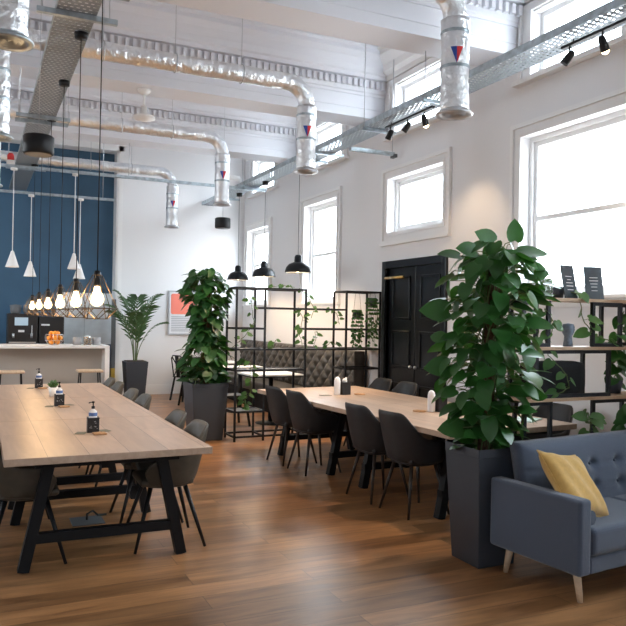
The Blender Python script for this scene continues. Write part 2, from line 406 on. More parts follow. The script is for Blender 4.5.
# beams with dentil cornices
def cornice(yn, s=-1):
    """profile points (y, z) projecting from a face at y=yn in direction s"""
    P_ = [(0, 4.70), (.02, 4.70), (.02, 4.735), (.035, 4.75), (.035, 4.92), (.105, 4.92), (.105, 4.97), (.13, 4.99), (.15, 5.06), (.20, 5.15), (.27, 5.21), (.27, 5.26), (.31, 5.28), (.31, CZ), (0, CZ)]
    return [(yn+s*p, z) for p, z in P_]
BEAMS = [(8.76-2.83*2+.02, .45), (5.98, .43), (8.78, .45), (11.66, .46), (.3, .45), (-2.5, .45)]
for i, (yn, w) in enumerate(BEAMS):
    m = MB(); m.box(XL, W, yn, yn+w, 4.40, CZ)
    m.box(XL, W, yn-.012, yn+w+.012, 4.52, 4.55)
    m.prism(cornice(yn), 'x', XL, W-.0)
    m.prism(cornice(yn+w, 1), 'x', XL, W)
    if yn > 1:
        k = int((W-XL)/.088)
        for j in range(k): x = XL+.03+j*.088; m.box(x, x+.046, yn-.09, yn-.034, 4.80, 4.90)
    o = m.build('trim_%d' % (10+i), 'ceil'); o['kind'] = 'structure'
# side cornice on the right wall, bay by bay
ys = sorted(BEAMS); m = MB()
for (a, wa), (b, wb) in zip(ys, ys[1:]+[(B, 0)]):
    pts = [(W, 4.92), (W-.03, 4.92), (W-.05, 4.98), (W-.11, 5.02), (W-.13, 5.10), (W-.24, 5.20), (W-.24, 5.25), (W-.30, 5.27), (W-.30, CZ), (W, CZ)]
    y0 = a+wa+.012; m.prism(pts, 'y', y0, b-.012)
o = m.build('trim_30', 'trim'); o['kind'] = 'structure'

# yellow and grey edge post beside the kitchen opening
t = thing('door_edge_post', 'narrow grey post with a mustard yellow lower half at the bar end', 'post', (2.43, B-.12, 0))
MB().box(-.035, .035, -.05, .05, .55, 1.9).build('upper_post', 'darkgrey', t)
MB().box(-.037, .037, -.052, .052, 0, .55).build('lower_sleeve', 'mustard', t)

# ------------------------------------------------------------------ black panelled double door in the right wall
d = bpy.data.objects.new('door_1', None); COL.objects.link(d); d.location = (W, 7.955, 0); d['kind'] = 'structure'
m = MB()
for s_ in (-1, 1):
    ya, yb = sorted((s_*.675, s_*.755)); m.box(-.04, .06, ya, yb, 0, 2.40)
m.box(-.04, .06, -.675, .675, 2.30, 2.40); m.box(.20, .24, -.675, .675, 0, 2.32); bevmod(m.build('door_frame', 'gloss', d))
for s_ in (-1, 1):
    m = MB(); ya, yb = sorted((s_*.006, s_*.672)); m.box(.03, .08, ya, yb, .005, 2.305)
    pa, pb = ya+.11, yb-.11
    for z0, z1 in ((.15, .75), (.95, 1.45), (1.60, 2.18)):
        for q in ((pa, pa+.03, z0, z1), (pb-.03, pb, z0, z1)): m.box(.012, .031, *q)
        for q in ((pa, pb, z0, z0+.03), (pa, pb, z1-.03, z1)): m.box(.012, .031, *q)
    o = bevmod(m.build('door_leaf', 'gloss', d), .004)
    MB().ball((.0, s_*.06, .98), .022).build('door_knob', 'steel', o)
m = MB(); m.tube([(-.10, .10, 2.16), (-.10, .55, 2.16)], .018, 12); m.tube([(-.10, .32, 2.16), (.03, .32, 2.16)], .008)  # plain brass bar held off the door leaf by a short stem
m.build('brass_bar', 'brass', d)

# ------------------------------------------------------------------ long tables
def make_table(wid, ln, label, ta, tb, ins=.13):
    t = thing('dining_table', label, 'table')
    m = MB(); m.use('table'); m.use('edge'); m.box(0, wid, 0, ln-.004, .705, .75, bev=.003, seg=1)
    for f in m.bm.faces: f.normal_update(); f.material_index = 0 if abs(f.normal.z) > .9 else 1
    m.build('tabletop', None, t)
    m = MB(); m.box(.18, wid-.18, .15, ln-.15, .655, .705); m.build('apron', 'blackwood', t)
    for ty in (ta, tb):
        for s_ in (-1, 1):
            cx = wid/2; m = MB(); m.bar((cx+s_*(cx-ins), ty, 0), (cx+s_*(cx-ins-.14), ty, .655), .068, .068)
            m.build('leg', 'blackwood', t)
        m = MB(); m.box(.20, wid-.20, ty-.03, ty+.03, .17, .23); m.build('crossbar', 'blackwood', t)
    m = MB(); m.box(wid/2-.03, wid/2+.03, ta+.03, tb-.03, .60, .655); m.build('stretcher', 'blackwood', t)
    return t
LTL = 1.57
LT = Proto(make_table(1.25, LTL, 'x', .27, 1.36)); LT.o['group'] = 'long oak topped tables on the left'
for k, l in enumerate(('oak-topped long table with black trestle legs, nearest in the left row', 'oak-topped long table in the middle of the left row', 'oak-topped long table at the bar end of the left row')):
    LT.put((.155, 4.52+k*LTL, 0), 0, l)
RTR = R(3.6)
RTO = Vector((3.23, 4.46, 0))
def rt(x, y, z=0):
    c, s_ = math.cos(RTR), math.sin(RTR); return (RTO.x+x*c-y*s_, RTO.y+x*s_+y*c, z)
RTB = Proto(make_table(1.36, 1.76, 'x', .36, 1.5, .20)); RTB.o['group'] = 'oak topped tables on the right'
for k, l in enumerate(('oak-topped table on the right, near one beside the big planter and black door', 'oak-topped table on the right, far one in front of the black metal rack')):
    RTB.put(rt(0, k*1.76), RTR, l)

# ------------------------------------------------------------------ tub chairs
def make_chair(shell, leg, top=.83, fs=.24):
    t = thing('tub_chair', 'x', 'chair')       # faces +x, back at -x
    def f(u, v):
        th = (u-.5)*2*R(128)                    # 0 = back
        a = abs(th)/R(128)
        k = max(0, min(1, (abs(th)-R(32))/R(52))); k = k*k*(3-2*k)
        ht = top*(1-k)+.635*k
        k2 = max(0, min(1, (abs(th)-R(95))/R(33))); ht -= .10*k2*k2
        z = .43+(ht-.43)*v
        lift = v**.75
        rx = (.19+.075*lift+(.03*v if abs(th) < R(60) else 0)); ry = .20+.075*lift-.02*v
        cx, sy = math.cos(th), math.sin(th)
        e = .75
        x = -rx*math.copysign(abs(cx)**e, cx); y = ry*math.copysign(abs(sy)**e, sy)
        return (x, y, z)
    m = MB(); m.grid(f, 25, 7)
    # underside pan
    def g(u, v):
        th = u*2*PI; cx, sy = math.cos(th), math.sin(th); e = .75; q = v
        return (-.19*math.copysign(abs(cx)**e, cx)*q, .20*math.copysign(abs(sy)**e, sy)*q, .43-.035*(1-q*q))
    m.grid(g, 32, 4, closeu=True)
    o = m.build('seat_shell', shell, t, fixn=True)
    sm = o.modifiers.new('sol', 'SOLIDIFY'); sm.thickness = .024; sm.offset = 0
    sub(o, 1)
    m = MB(); m.box(-.17, .20, -.185, .185, .425, .475, bev=.022, seg=3); m.build('seat_pad', shell, t)
    for sx in (-1, 1):
        for sy in (-1, 1):
            m = MB(); m.tube([(sx*.12, sy*.12, .41), (sx*fs, sy*fs, .0)], [.017, .010], 10); m.build('leg', leg, t)
    return t
C1 = Proto(make_chair('shell_taupe', 'black', .835)); C1.o['group'] = 'tub chairs round the left tables'
ly = (5.10, 5.72, 6.98, 7.55, 8.35, 8.92)
names = ['the aisle side of the left row, nearest the camera', 'the aisle side of the left row, second from the camera', 'the aisle side of the left row, third from the camera', 'the aisle side of the left row, fourth from the camera', 'the aisle side of the left row, fifth from the camera', 'the aisle side of the left row, sixth from the camera']
for y, n in zip(ly, names): C1.put((1.235+rnd.uniform(-.01, .01), y, 0), PI+R(rnd.uniform(-2, 2)), 'taupe tub chair on '+n)
nl = ['charcoal tub chair tucked under the near left corner of the left table', 'tub chair second along on the window-far side under the left table']
for y, n in zip(ly[:2], nl): C1.put((.305, y-.02, 0), R(rnd.uniform(-2, 2)), n)
C2 = Proto(make_chair('shell', 'darkleg', .855, .205)); C2.o['group'] = 'charcoal tub chairs round the right tables'
rn = ['nearest the big planter', 'second from the big planter', 'third from the big planter', 'fourth from the big planter']
for (x, y), n in zip(((3.39, 5.10), (3.35, 5.63), (3.28, 6.84), (3.25, 7.36)), rn):
    C2.put((x-.05, y, 0), RTR, 'charcoal tub chair, aisle side of the right tables, '+n)
fn = ['farther one before the black door', 'nearer one before the black door', 'half hidden behind the big plant', 'seen through the shelf unit']
for y, n in zip((3.30, 2.78, 1.15, .48), fn):
    p = rt(1.40, y); C2.put((p[0], p[1], 0), PI+RTR, 'charcoal tub chair, wall side of right tables, '+n)

# ------------------------------------------------------------------ table caddies, mats, bottles
def caddy(p, rz, lab, where, bottle):
    x, y = p; z = .752
    t = thing('condiment_caddy', lab, 'caddy', (x, y, z), rz, 'black caddies on the tables')
    m = MB(); m.use('caddy'); w, d_, h = .05, .045, .13; th = .004
    for q in ((-w, w, -d_, -d_+th), (-w, w, d_-th, d_), (-w, -w+th, -d_+th, d_-th), (w-th, w, -d_+th, d_-th)): m.box(*q, 0, h)
    m.box(-w, w, -d_, d_, 0, .004); m.box(-w-.004, w+.004, -d_-.004, -d_, h-.008, h); m.build('tin', None, t)
    m = MB(); rr = random.Random(int(y*10))
    for k in range(9):
        a = rr.uniform(-.035, .03); b = rr.uniform(.03, .1); m.box(a, a+rr.uniform(.006, .016), -d_-.0015, -d_+.001, b, b+.004)
    m.build('printed_marks', 'greyline', t)
    t.scale = (.82,)*3
    if bottle:
        b = thing('pump_bottle', 'white pump bottle, blue label, in the caddy '+where, 'bottle', (x, y, z+.005), rz, 'pump bottles in caddies')
        MB().lathe([(.001, 0), (.033, 0), (.035, .01), (.035, .15), (.028, .172), (.012, .182), (.012, .19)], 20).build('body', 'plastic', b)
        MB().lathe([(.0356, .13), (.0356, .158)], 20).build('blue_label', 'bluelabel', b)
        m = MB(); m.lathe([(.001, .19), (.014, .19), (.014, .21), (.005, .212), (.005, .236), (.011, .238), (.011, .25), (.001, .251)], 14)
        m.tube([(0, 0, .244), (-.03, -.01, .243), (-.036, -.012, .236)], .004, 6); m.build('pump', 'black', b)
    m = MB(); m.box(-.045, .045, -.04, .04, 0, .012, bev=.004)
    b.scale = (.86,)*3
    tag(m.build('coaster_stack', 'kraft', None, (x+.03, y-.115, z), rz+.1), 'tan cork coasters in front of the caddy '+where, 'coaster', 'tan coasters by the caddies')
    for s_, wd in ((-1, 'left'), (1, 'right')):
        m = MB(); m.box(-.035, .035, -.045, .045, 0, .003)
        tag(m.build('drinks_mat', 'matgrey', None, (x+s_*.085, y+.0+s_*.03, z), rz+s_*.3), 'small grey mat lying %s of the caddy %s' % (wd, where), 'mat', 'grey mats by the caddies')
caddy((.77, 5.37), -.05, 'black caddy with pump bottle on the nearest left table', 'on the nearest left table', True)
caddy((.70, 7.0), .03, 'black caddy with pump bottle on the middle left table', 'on the middle left table', True)
caddy((.65, 8.74), 0, 'black caddy with pump bottle on the left table by the bar', 'on the left table by the bar', True)
def cup_caddy(p, rz, lab, where):
    x, y = p; z = .752
    t = thing('condiment_caddy', lab, 'caddy', (x, y, z), rz, 'black caddies on the tables')
    m = MB(); w, d_, h = .05, .05, .14; th = .004
    for q in ((-w, w, -d_, -d_+th), (-w, w, d_-th, d_), (-w, -w+th, -d_+th, d_-th), (w-th, w, -d_+th, d_-th)): m.box(*q, 0, h)
    m.box(-w, w, -d_, d_, 0, .004); m.build('tin', 'caddy', t)
    m = MB(); m.ball((0, 0, .15), .03); m.tube([(.02, .02, .02), (.03, .02, .19)], .01); m.build('rolled_napkins', 'paper', t)
    m = MB().lathe([(.001, 0), (.034, 0), (.036, .01), (.036, .15), (.03, .18), (.015, .196), (.001, .2)], 20)
    tag(m.build('sugar_shaker', 'plastic', None, (x-.092, y+.0, z)), 'white rounded shaker beside the black caddy '+where, 'shaker', 'white shakers on the right tables')
    m = MB().lathe([(.001, 0), (.06, 0), (.06, .01), (.001, .01)], 24)
    tag(m.build('cork_coaster', 'kraft', None, (x-.19 if y < 6 else x+.16, y+.05 if y < 6 else y-.06, z)), 'round brown coaster lying near the caddy '+where, 'coaster', 'tan coasters by the caddies')
cup_caddy((3.92, 5.58), RTR, 'black caddy on the right table by the big plant', 'on the right table by the big plant')
cup_caddy((3.74, 7.15), RTR, 'black caddy on the far right table in front of the rack', 'on the far right table')
m = MB(); m.box(-.06, .06, -.04, .04, 0, .003); tag(m.build('drinks_mat', 'matgrey', None, (3.49, 7.12, .752), .1), 'small grey mat lying left of the white shaker on the far right table', 'mat')
t = thing('floor_socket', 'dark metal floor socket box under the nearest left table', 'floor socket', (.80, 5.78, 0))
MB().box(-.12, .12, -.12, .12, .0005, .006, bev=.002, seg=1).build('cover_plate', 'darkgrey', t)
MB().tube([(.0, .02, .006), (.0, .02, .05), (.05, .06, .06), (.09, .08, .02), (.16, .1, .012)], .008, 8).build('plug_lead', 'black', t)
# succulent
t = thing('potted_succulent', 'small green succulent in a white pot on the left table', 'plant', (.72, 7.78, .752))
t.scale = (.8,)*3
MB().lathe([(.001, 0), (.045, 0), (.062, .12), (.055, .12), (.045, .10), (.001, .10)], 24).build('pot', 'white', t)
m = MB()
for k in range(26):
    a = k*2.4; r_ = .02+.05*(k/26); up = .13-.06*(k/26)
    m.tube([(0, 0, .09), (r_*math.cos(a)*.7, r_*math.sin(a)*.7, .10+up*.6), (r_*math.cos(a)*1.2, r_*math.sin(a)*1.2, .09+up)], [.008, .012, .002], 6)
m.build('leaves', 'leafl', t)
# magazine and papers at the near end of the right table
p = rt(1.10, .33); m = MB(); m.use('mint'); m.box(-.14, .14, -.10, .10, 0, .008); m.box(-.02, .10, -.101, .10, .008, .012)
tag(m.build('magazine', None, None, (p[0], p[1], .752), .5), 'pale mint magazine lying on the right table behind the sofa', 'magazine')
p = rt(.86, .55); m = MB(); m.lathe([(.001, 0), (.09, 0), (.10, .08), (.07, .11), (.001, .12)], 20)
tag(m.build('pink_bag', 'pink', None, (p[0], p[1], .752), .2), 'folded pinkish bag on the right table behind the plant', 'bag')

# ------------------------------------------------------------------ leaves
def heart(m, p, d, n, L, w=None, curl=.25):
    """one heart shaped leaf, stalk end at p, tip towards d, facing n"""
    d = Vector(d).normalized(); n = Vector(n); n = (n-d*n.dot(d))
    if n.length < 1e-4: n = d.orthogonal()
    n.normalize(); s_ = d.cross(n); w = w or L*.78
    prof = [(0.0, .0), (-.10, .22), (-.06, .38), (.1, .49), (.32, .53), (.55, .46), (.76, .30), (.9, .13), (1.0, 0)]
    mid = [m.bm.verts.new(p+d*L*max(t_, 0)-n*curl*L*(max(t_, 0)**2)) for t_, _ in prof]
    fs = []
    for sg in (-1, 1):
        ed = [mid[0]]+[m.bm.verts.new(p+d*L*t_+s_*sg*w*b_-n*(curl*L*(max(t_, 0)**2)) + n*.10*L*b_*2*(.5)) for t_, b_ in prof[1:-1]]+[mid[-1]]
        for i in range(len(prof)-1):
            q = [mid[i], ed[i], ed[i+1], mid[i+1]]; q2 = []
            for v in q:
                if v not in q2: q2.append(v)
            if len(q2) > 2: fs.append(m.bm.faces.new(q2 if sg > 0 else q2[::-1]))
    for f in fs: f.smooth = True
    m.mark(fs)

def totem_plant(name, label, loc, pw_top, pw_bot, ph, zt, rad, nleaf, Lr, leafm, seed, polew=.05, lean=(0, 0), extras=()):
    rr = random.Random(seed)
    t = thing(name, label, 'plant', loc)
    m = MB(); m.tapbox(0, 0, 0, ph, pw_bot, pw_top)
    bm = m.bm; top = [f for f in bm.faces if all(abs(v.co.z-ph) < 1e-4 for v in f.verts)]
    r = bmesh.ops.inset_region(bm, faces=top, thickness=.022); 
    top = [f for f in bm.faces if all(abs(v.co.z-ph) < 1e-4 for v in f.verts) and abs(f.calc_center_median().x) < .02 and abs(f.calc_center_median().y) < .02]
    r = bmesh.ops.extrude_discrete_faces(bm, faces=top)
    for f in r['faces']: bmesh.ops.translate(bm, vec=(0, 0, -.06), verts=f.verts)
    o = bevmod(m.build('planter', 'planter', t), .006, 2)
    MB().box(-pw_top/2+.03, pw_top/2-.03, -pw_top/2+.03, pw_top/2-.03, ph-.09, ph-.05).build('soil', 'soil', t)
    m = MB(); m.tube([(0, 0, ph-.08), (lean[0]*.5, lean[1]*.5, (ph+zt)/2), (lean[0], lean[1], zt-.12)], [polew]*3, 12); m.build('moss_pole', 'moss', t)
    st = MB(); lf = MB()
    nst = 7
    for k in range(nst):
        a = k*2*PI/nst; pts = []
        for j in range(14):
            f_ = j/13; z = ph-.06+f_*(zt-ph-.05); aa = a+f_*3
            pts.append((lean[0]*f_+math.cos(aa)*(polew+.012), lean[1]*f_+math.sin(aa)*(polew+.012), z))
        st.tube(pts, .006, 5)
    for k in range(nleaf):
        f_ = (k+rr.random())/nleaf; z = ph-.02+f_*(zt-ph); a = k*2.39996+rr.uniform(-.5, .5)
        env = rad(f_)
        rr_ = env*(1-.62*rr.random()**1.4) if rr.random() < .8 else env
        cx, cy = lean[0]*f_, lean[1]*f_
        out = Vector((math.cos(a), math.sin(a), 0)); base = Vector((cx, cy, z-.04))+out*(polew+.01)
        L_ = rr.uniform(*Lr)
        tipc = Vector((cx, cy, z))+out*max(rr_-L_*.55, polew+.03)+Vector((0, 0, rr.uniform(-.02, .07)))
        mid_ = (base+tipc)/2+Vector((0, 0, .04)); st.tube([base, mid_, tipc], .0028, 4, cap=False)
        d_ = (out*rr.uniform(.5, 1.1)+Vector((rr.uniform(-.45, .45), rr.uniform(-.45, .45), rr.uniform(-1.0, .12)))).normalized()
        if tipc.z+d_.z*L_ < ph+.03: d_ = Vector((d_.x, d_.y, .15)).normalized()
        n_ = out*rr.uniform(.5, 1.2)+Vector((rr.uniform(-.3, .3), rr.uniform(-.3, .3), rr.uniform(.35, 1.1)))
        heart(lf, tipc, d_, n_, L_, L_*rr.uniform(.68, .86), rr.uniform(.08, .32))
    for (e, d_, n_, L_) in extras:
        e = Vector(e); b0 = Vector((lean[0], lean[1], min(e.z, zt)-.1)); st.tube([b0, (b0+e)/2+Vector((0, 0, .05)), e], .0035, 5, cap=False)
        heart(lf, e, d_, n_, L_, L_*.78, .12)
    st.build('stems', 'bark', t); lf.build('foliage', leafm, t, fixn=False)
    return t

# big plant by the sofa: planter front corner at x 2.92..3.30, y 3.70..4.08
def rad3(f): return .19+.66*f if f < .30 else (.388 if f < .80 else .388-.7*(f-.80))
Vc = (RT.x, RT.y, 0)
def off(a, b, z): return (a*r0.x+b*fw.x, a*r0.y+b*fw.y, z)
ex = [(off(.17, -.05, 2.14), (.05, 0, 1), (-.3, -1, .1), .15), (off(.04, -.02, 2.13), (-1, 0, .45), (-.3, -1, .3), .16), (off(.22, -.04, 2.06), (.9, -.3, .08), (-.1, -.6, .9), .20),
      (off(.24, -.08, 1.94), (1, -.4, -.12), (-.3, -1, .15), .17), (off(-.20, -.06, 2.03), (-1, .3, .15), (-.2, -.6, .9), .15), (off(-.26, -.05, 1.66), (-1, .35, .06), (-.3, -1, .4), .20),
      (off(-.26, -.08, 1.30), (-1, .35, -.1), (-.3, -1, .4), .17), (off(-.17, -.12, .90), (-1, .3, -.05), (-.3, -1, .5), .17), (off(.05, -.2, 2.0), (.8, -.4, .2), (-.3, -1, .5), .15), (off(-.10, -.1, 2.06), (-.8, 0, .1), (-.1, -1, .5), .15)]
totem_plant('potted_pothos', 'tall climbing pothos with big heart leaves in a dark square planter beside the sofa', (3.10, 3.895, 0), .37, .29, .775, 2.10, rad3, 330, (.105, .170), 'leaf', 3, .045, (.06, -.02), ex)
def rad2(f): return .22+.35*min(f, .25)/.25*.45 if f < .85 else .32-.9*(f-.85)
totem_plant('potted_climber', 'dense leafy climber in a tall grey square planter beside the metal rack', (2.72, 9.12, 0), .48, .37, .74, 2.20, lambda f: (.31+.07*math.sin(f*9)) if f < .88 else .34-1.0*(f-.88), 400, (.115, .175), 'leafd', 11, .05)

# kentia palm
t = thing('potted_palm', 'feathery palm in a tall dark tapered planter against the back wall', 'plant', (2.74, 13.85, 0))
m = MB(); m.tapbox(0, 0, 0, .72, .32, .42); bevmod(m.build('planter', 'planter', t), .006)
MB().box(-.18, .18, -.18, .18, .722, .73).build('soil', 'soil', t)
rr = random.Random(5); st = MB(); lf = MB()
for k in range(10):
    a = k*2.4+.3; reach = rr.uniform(.22, .48); hgt = rr.uniform(.85, 1.30) if k % 3 else rr.uniform(1.35, 1.6); o_ = Vector((math.cos(a), math.sin(a), 0)); pts = []
    if o_.y > .5: reach *= .6
    for j in range(15):
        f_ = j/14; pts.append(Vector((0, 0, .73))+o_*(.03+reach*f_**1.7)+Vector((0, 0, hgt*(f_ if f_ < .5 else f_-.75*(f_-.5)**2))))
    st.tube(pts, [.009*(1-.7*j/14) for j in range(15)], 5)
    for j in range(5, 15):
        for s_ in (-1, 1):
            p_ = pts[j]; tg = (pts[min(j+1, 14)]-pts[j-1]).normalized(); sd = tg.cross(Vector((0, 0, 1))).normalized()*s_
            L_ = .29*math.sin(PI*(j-3)/13)+.07
            d_ = (sd*.65+tg*.9-Vector((0, 0, .15))).normalized(); n_ = d_.cross(tg).normalized()
            w_ = .026; q0 = p_; q1 = p_+d_*L_*.5; q2 = p_+d_*L_-Vector((0, 0, L_*.22)); b_ = d_.cross(n_).normalized()*w_
            vs = [lf.bm.verts.new(v) for v in (q0-b_*.4, q0+b_*.4, q1+b_, q1-b_, q2)]
            lf.bm.faces.new((vs[0], vs[1], vs[2], vs[3])); lf.bm.faces.new((vs[3], vs[2], vs[4]))
st.build('stems', 'bark', t); lf.build('fronds', 'leafp', t, fixn=False)

# ------------------------------------------------------------------ sofa
SA = R(6)
t = thing('sofa', 'slate blue fabric sofa with tufted back and pale tapered legs', 'sofa', (3.065, 3.0, 0), SA)
SL = 1.75; SD = .70
def cush(x0, x1, y0, y1, z0, z1, bev=.03, seg=4): return MB().box(x0, x1, y0, y1, z0, z1, bev=bev, seg=seg)
for nm, a in (('armrest', 0), ('armrest', SL-.10)): cush(a, a+.10, 0, SD, .175, .605, .022).build('armrest', 'sofa', t)
cush(.10, SL-.10, .01, SD-.02, .175, .27, .012, 2).build('base_rail', 'sofa', t)
m = MB(); xm = (SL)/2
def sc_(u, v): return None
cush(.105, xm-.002, -.005, .50, .272, .435, .035).build('seat_cushion', 'sofa', t)
cush(xm+.002, SL-.105, -.005, .50, .272, .435, .035).build('seat_cushion', 'sofa', t)
# tufted raked back
m = MB(); bx0, bx1, bz0, bz1 = .13, SL-.13, .27, .825
tc_ = [(bx0+.36+.26*i, .655) for i in range(4)]+[(bx0+.36+.26*i, .52) for i in range(4)]
def fb(u, v):
    x = bx0+(bx1-bx0)*u; z = bz0+(bz1-bz0)*v
    y = .46+.12*v
    e = 1-(abs(2*u-1))**12; e2 = 1-(abs(2*v-1))**8
    bul = .045*min(e, e2)
    for (tx, tz) in tc_: bul -= .035*math.exp(-((x-tx)**2+(z-tz)**2)/.0011)
    for tz in (.655, .52): bul -= .008*math.exp(-((z-tz)/.008)**2)
    return (x, y-bul, z)
G = m.grid(fb, 90, 34)
V2 = m.grid(lambda u, v: (bx0+(bx1-bx0)*u, .46+.12*v+.085, bz0+(bz1-bz0)*v), 90, 34)
for i in range(89):
    for j_ in (0, 33): f = m.bm.faces.new((G[i][j_], G[i+1][j_], V2[i+1][j_], V2[i][j_])); f.smooth = True
for j in range(33):
    for i_ in (0, 89): f = m.bm.faces.new((G[i_][j], G[i_][j+1], V2[i_][j+1], V2[i_][j])); f.smooth = True
bk = m.build('backrest', 'sofa', t)
m = MB()
for (tx, tz) in tc_: m.ball((tx, .46+.12*((tz-bz0)/(bz1-bz0))-.012, tz), .011, n=8)
m.build('tuft_buttons', 'sofa', bk)
MB().tube([(.165, .06, .475), (.165, .40, .475)], [.045, .045], 16).build('bolster', 'sofa', t)
for x, y, sx, sy in ((.085, .09, .015, -.015), (.09, SD-.10, .0, .04), (SL-.07, .09, .02, -.015), (SL-.09, SD-.10, 0, .04)):
    MB().tube([(x, y, .176), (x+sx, y+sy, 0)], [.025, .016], 14).build('leg', 'beech', t)
# cushion: pillow shape leaning on arm and back
def pillow(name, size, th, mtl):
    m = MB()
    def side(s_):
        def f(u, v):
            a, b = 2*u-1, 2*v-1
            pin = 1-.10*(1-a*a)*(b*b)-.0; pin2 = 1-.10*(1-b*b)*(a*a)
            k = (max(0, 1-a**4)*max(0, 1-b**4))**.55
            wr = .006*math.sin(9*a+4*b)*k
            return (a*size/2*pin2, s_*(th/2*k+wr*s_), b*size/2*pin)
        return f
    m.grid(side(-1), 22, 22); m.grid(side(1), 22, 22)
    bmesh.ops.remove_doubles(m.bm, verts=m.bm.verts[:], dist=.0008)
    o = m.build(name, mtl)
    pts = []
    n = 22
    for i in range(n): pts.append(side(1)(i/n, 0))
    for i in range(n): pts.append(side(1)(1, i/n))
    for i in range(n): pts.append(side(1)(1-i/n, 1))
    for i in range(n): pts.append(side(1)(0, 1-i/n))
    MB().tube(pts, .005, 6, closed=True).build('piping', mtl, o)
    return o
o = pillow('cushion', .44, .13, 'yellow'); tag(o, 'mustard yellow cushion leaning in the left corner of the sofa', 'cushion')
o.rotation_euler = (R(-38), R(10), R(15)); o.location = (3.30, 3.29, .615)

# ------------------------------------------------------------------ shelf unit behind the sofa
t = thing('shelf_unit', 'open shelf unit of black steel frames and wooden boards behind the sofa', 'shelf', (0, 4.17, 0))
def boardp(x0, x1, z): MB().box(x0, x1, 0, .27, z-.012, z+.012).build('shelf_board', 'shelfwood', t)
boardp(3.66, 5.12, 1.775); boardp(3.72, 5.12, 1.40); boardp(3.72, 5.12, 1.01)
def sframe(x0, x1, z0, z1, ys=(.03,)):
    m = MB(); w = .028
    for y in ys:
        for x in (x0, x1): m.box(x-w/2, x+w/2, y-w/2, y+w/2, z0, z1)
        m.box(x0+w/2, x1-w/2, y-w/2, y+w/2, z1-w, z1); m.box(x0+w/2, x1-w/2, y-w/2, y+w/2, z0, z0+w)
    m.build('steel_frame', 'rack', t)
sframe(3.69, 3.93, 1.412, 1.763); sframe(4.385, 4.68, 1.412, 1.763); sframe(3.82, 4.56, 1.022, 1.388); sframe(3.75, 4.50, 1.022, 1.388, (.24,)); sframe(3.75, 4.0, 1.412, 1.763, (.24,)); sframe(4.70, 5.0, 1.412, 1.763, (.24,))
sframe(3.71, 3.96, .0, .998); sframe(4.40, 4.95, .0, .998); sframe(3.80, 4.95, .0, .998, (.24,))
def easel(x, z, rz, label, detail):
    t = thing('chalkboard_sign', label, 'sign', (x, 4.28, z), rz, 'small dark signs on the shelf top')
    sl = .05
    def q(a, h): return (a, h*.20, h)
    m = MB(); m.bar((0, 0, .0), (0, .055, .265), .15, .008); m.build('board', 'board', t)
    m = MB(); rr = random.Random(int(x*100))
    for k, h in enumerate((.07, .10, .125, .15, .175)):
        l = rr.uniform(.02, .045); m.bar((-l, h*.2157-.0055, h), (l, h*.2157-.0055, h), .001, .006)
    m.build('lettering', 'letter', t)
    MB().bar((.02, .115, 0), (.02, .046, .19), .02, .008).build('prop_leg', 'beech', t)
    return t
easel(4.24, 1.789, .12, 'small dark sign with white lettering on the shelf top, left of two', 0)
easel(4.49, 1.789, -.35, 'small dark sign turned more sideways on the shelf top, right of two', 1)
m = MB().lathe([(.001, 0), (.040, 0), (.032, .05), (.030, .08), (.046, .11), (.050, .15), (.040, .175), (.001, .182)], 20)
for k in range(6): m.ball((.035*math.cos(k), -.02, .13+.006*k), .012, n=6)
tag(m.build('ceramic_vase', 'bluegrey', None, (4.22, 4.29, 1.413)), 'blue grey head shaped ceramic vase on the middle shelf', 'vase')
m = MB()
def dr(u, v):
    a = u*2*PI; e = .45; c_, s_ = math.cos(a), math.sin(a)
    k = 1-.10*abs(2*v-1)**6
    return (-.26+.53*v, .085*k*math.copysign(abs(c_)**e, c_), .14+.135*k*math.copysign(abs(s_)**e, s_))
G = m.grid(dr, 28, 9, closeu=True)
for j_ in (0, 8): m.bm.faces.new([G[i][j_] for i in range(28)])
tag(m.build('storage_basket', 'basket', None, (4.08, 4.31, 1.024)), 'wide black rounded basket on the lower shelf', 'basket')
# vases / vines on the shelf
def vine(name, label, pts, nl, L, mtl='leafl', pot=None, seed=1, group=None, stem=.004):
    rr = random.Random(seed); t = thing(name, label, 'plant', pts[0], 0, group); o0 = Vector(pts[0])
    P_ = [Vector(p)-o0 for p in pts]
    S_ = []
    for i in range(len(P_)-1):
        for j in range(6): S_.append(P_[i].lerp(P_[i+1], j/6)+Vector((rr.uniform(-.006, .006), rr.uniform(-.006, .006), 0)))
    S_.append(P_[-1])
    st = MB(); st.tube(S_, stem, 5)
    lf = MB()
    for k in range(nl):
        i = int((k+.5)/nl*(len(S_)-1)); p = S_[i]; a = rr.uniform(0, 2*PI)
        q = p+Vector((math.cos(a), math.sin(a)*.6, .25))*rr.uniform(.02, .05); st.tube([p, q], .0018, 4, cap=False)
        heart(lf, q, (math.cos(a), math.sin(a)*.6, rr.uniform(-.9, .1)), (math.cos(a)*.5-.2, -.8, .7), L*rr.uniform(.75, 1.2), None, .15)
    st.build('stem', 'bark', t); lf.build('leaves', mtl, t, fixn=False)
    if pot:
        m = MB(); m.lathe([(.001, 0), (pot*.75, 0), (pot, pot*1.5), (pot*.9, pot*1.5), (pot*.8, pot*1.3), (.001, pot*1.3)], 20); m.build('pot', 'planter', t, loc=(0, 0, -pot*1.3))
    return t
vine('trailing_pothos', 'trailing pothos whose vine loops down in front of the middle shelf', [(4.21, 4.40, 1.872), (4.26, 4.22, 1.82), (4.28, 4.2, 1.62), (4.40, 4.19, 1.50), (4.56, 4.19, 1.46), (4.66, 4.2, 1.36)], 11, .11, pot=.06, seed=4)
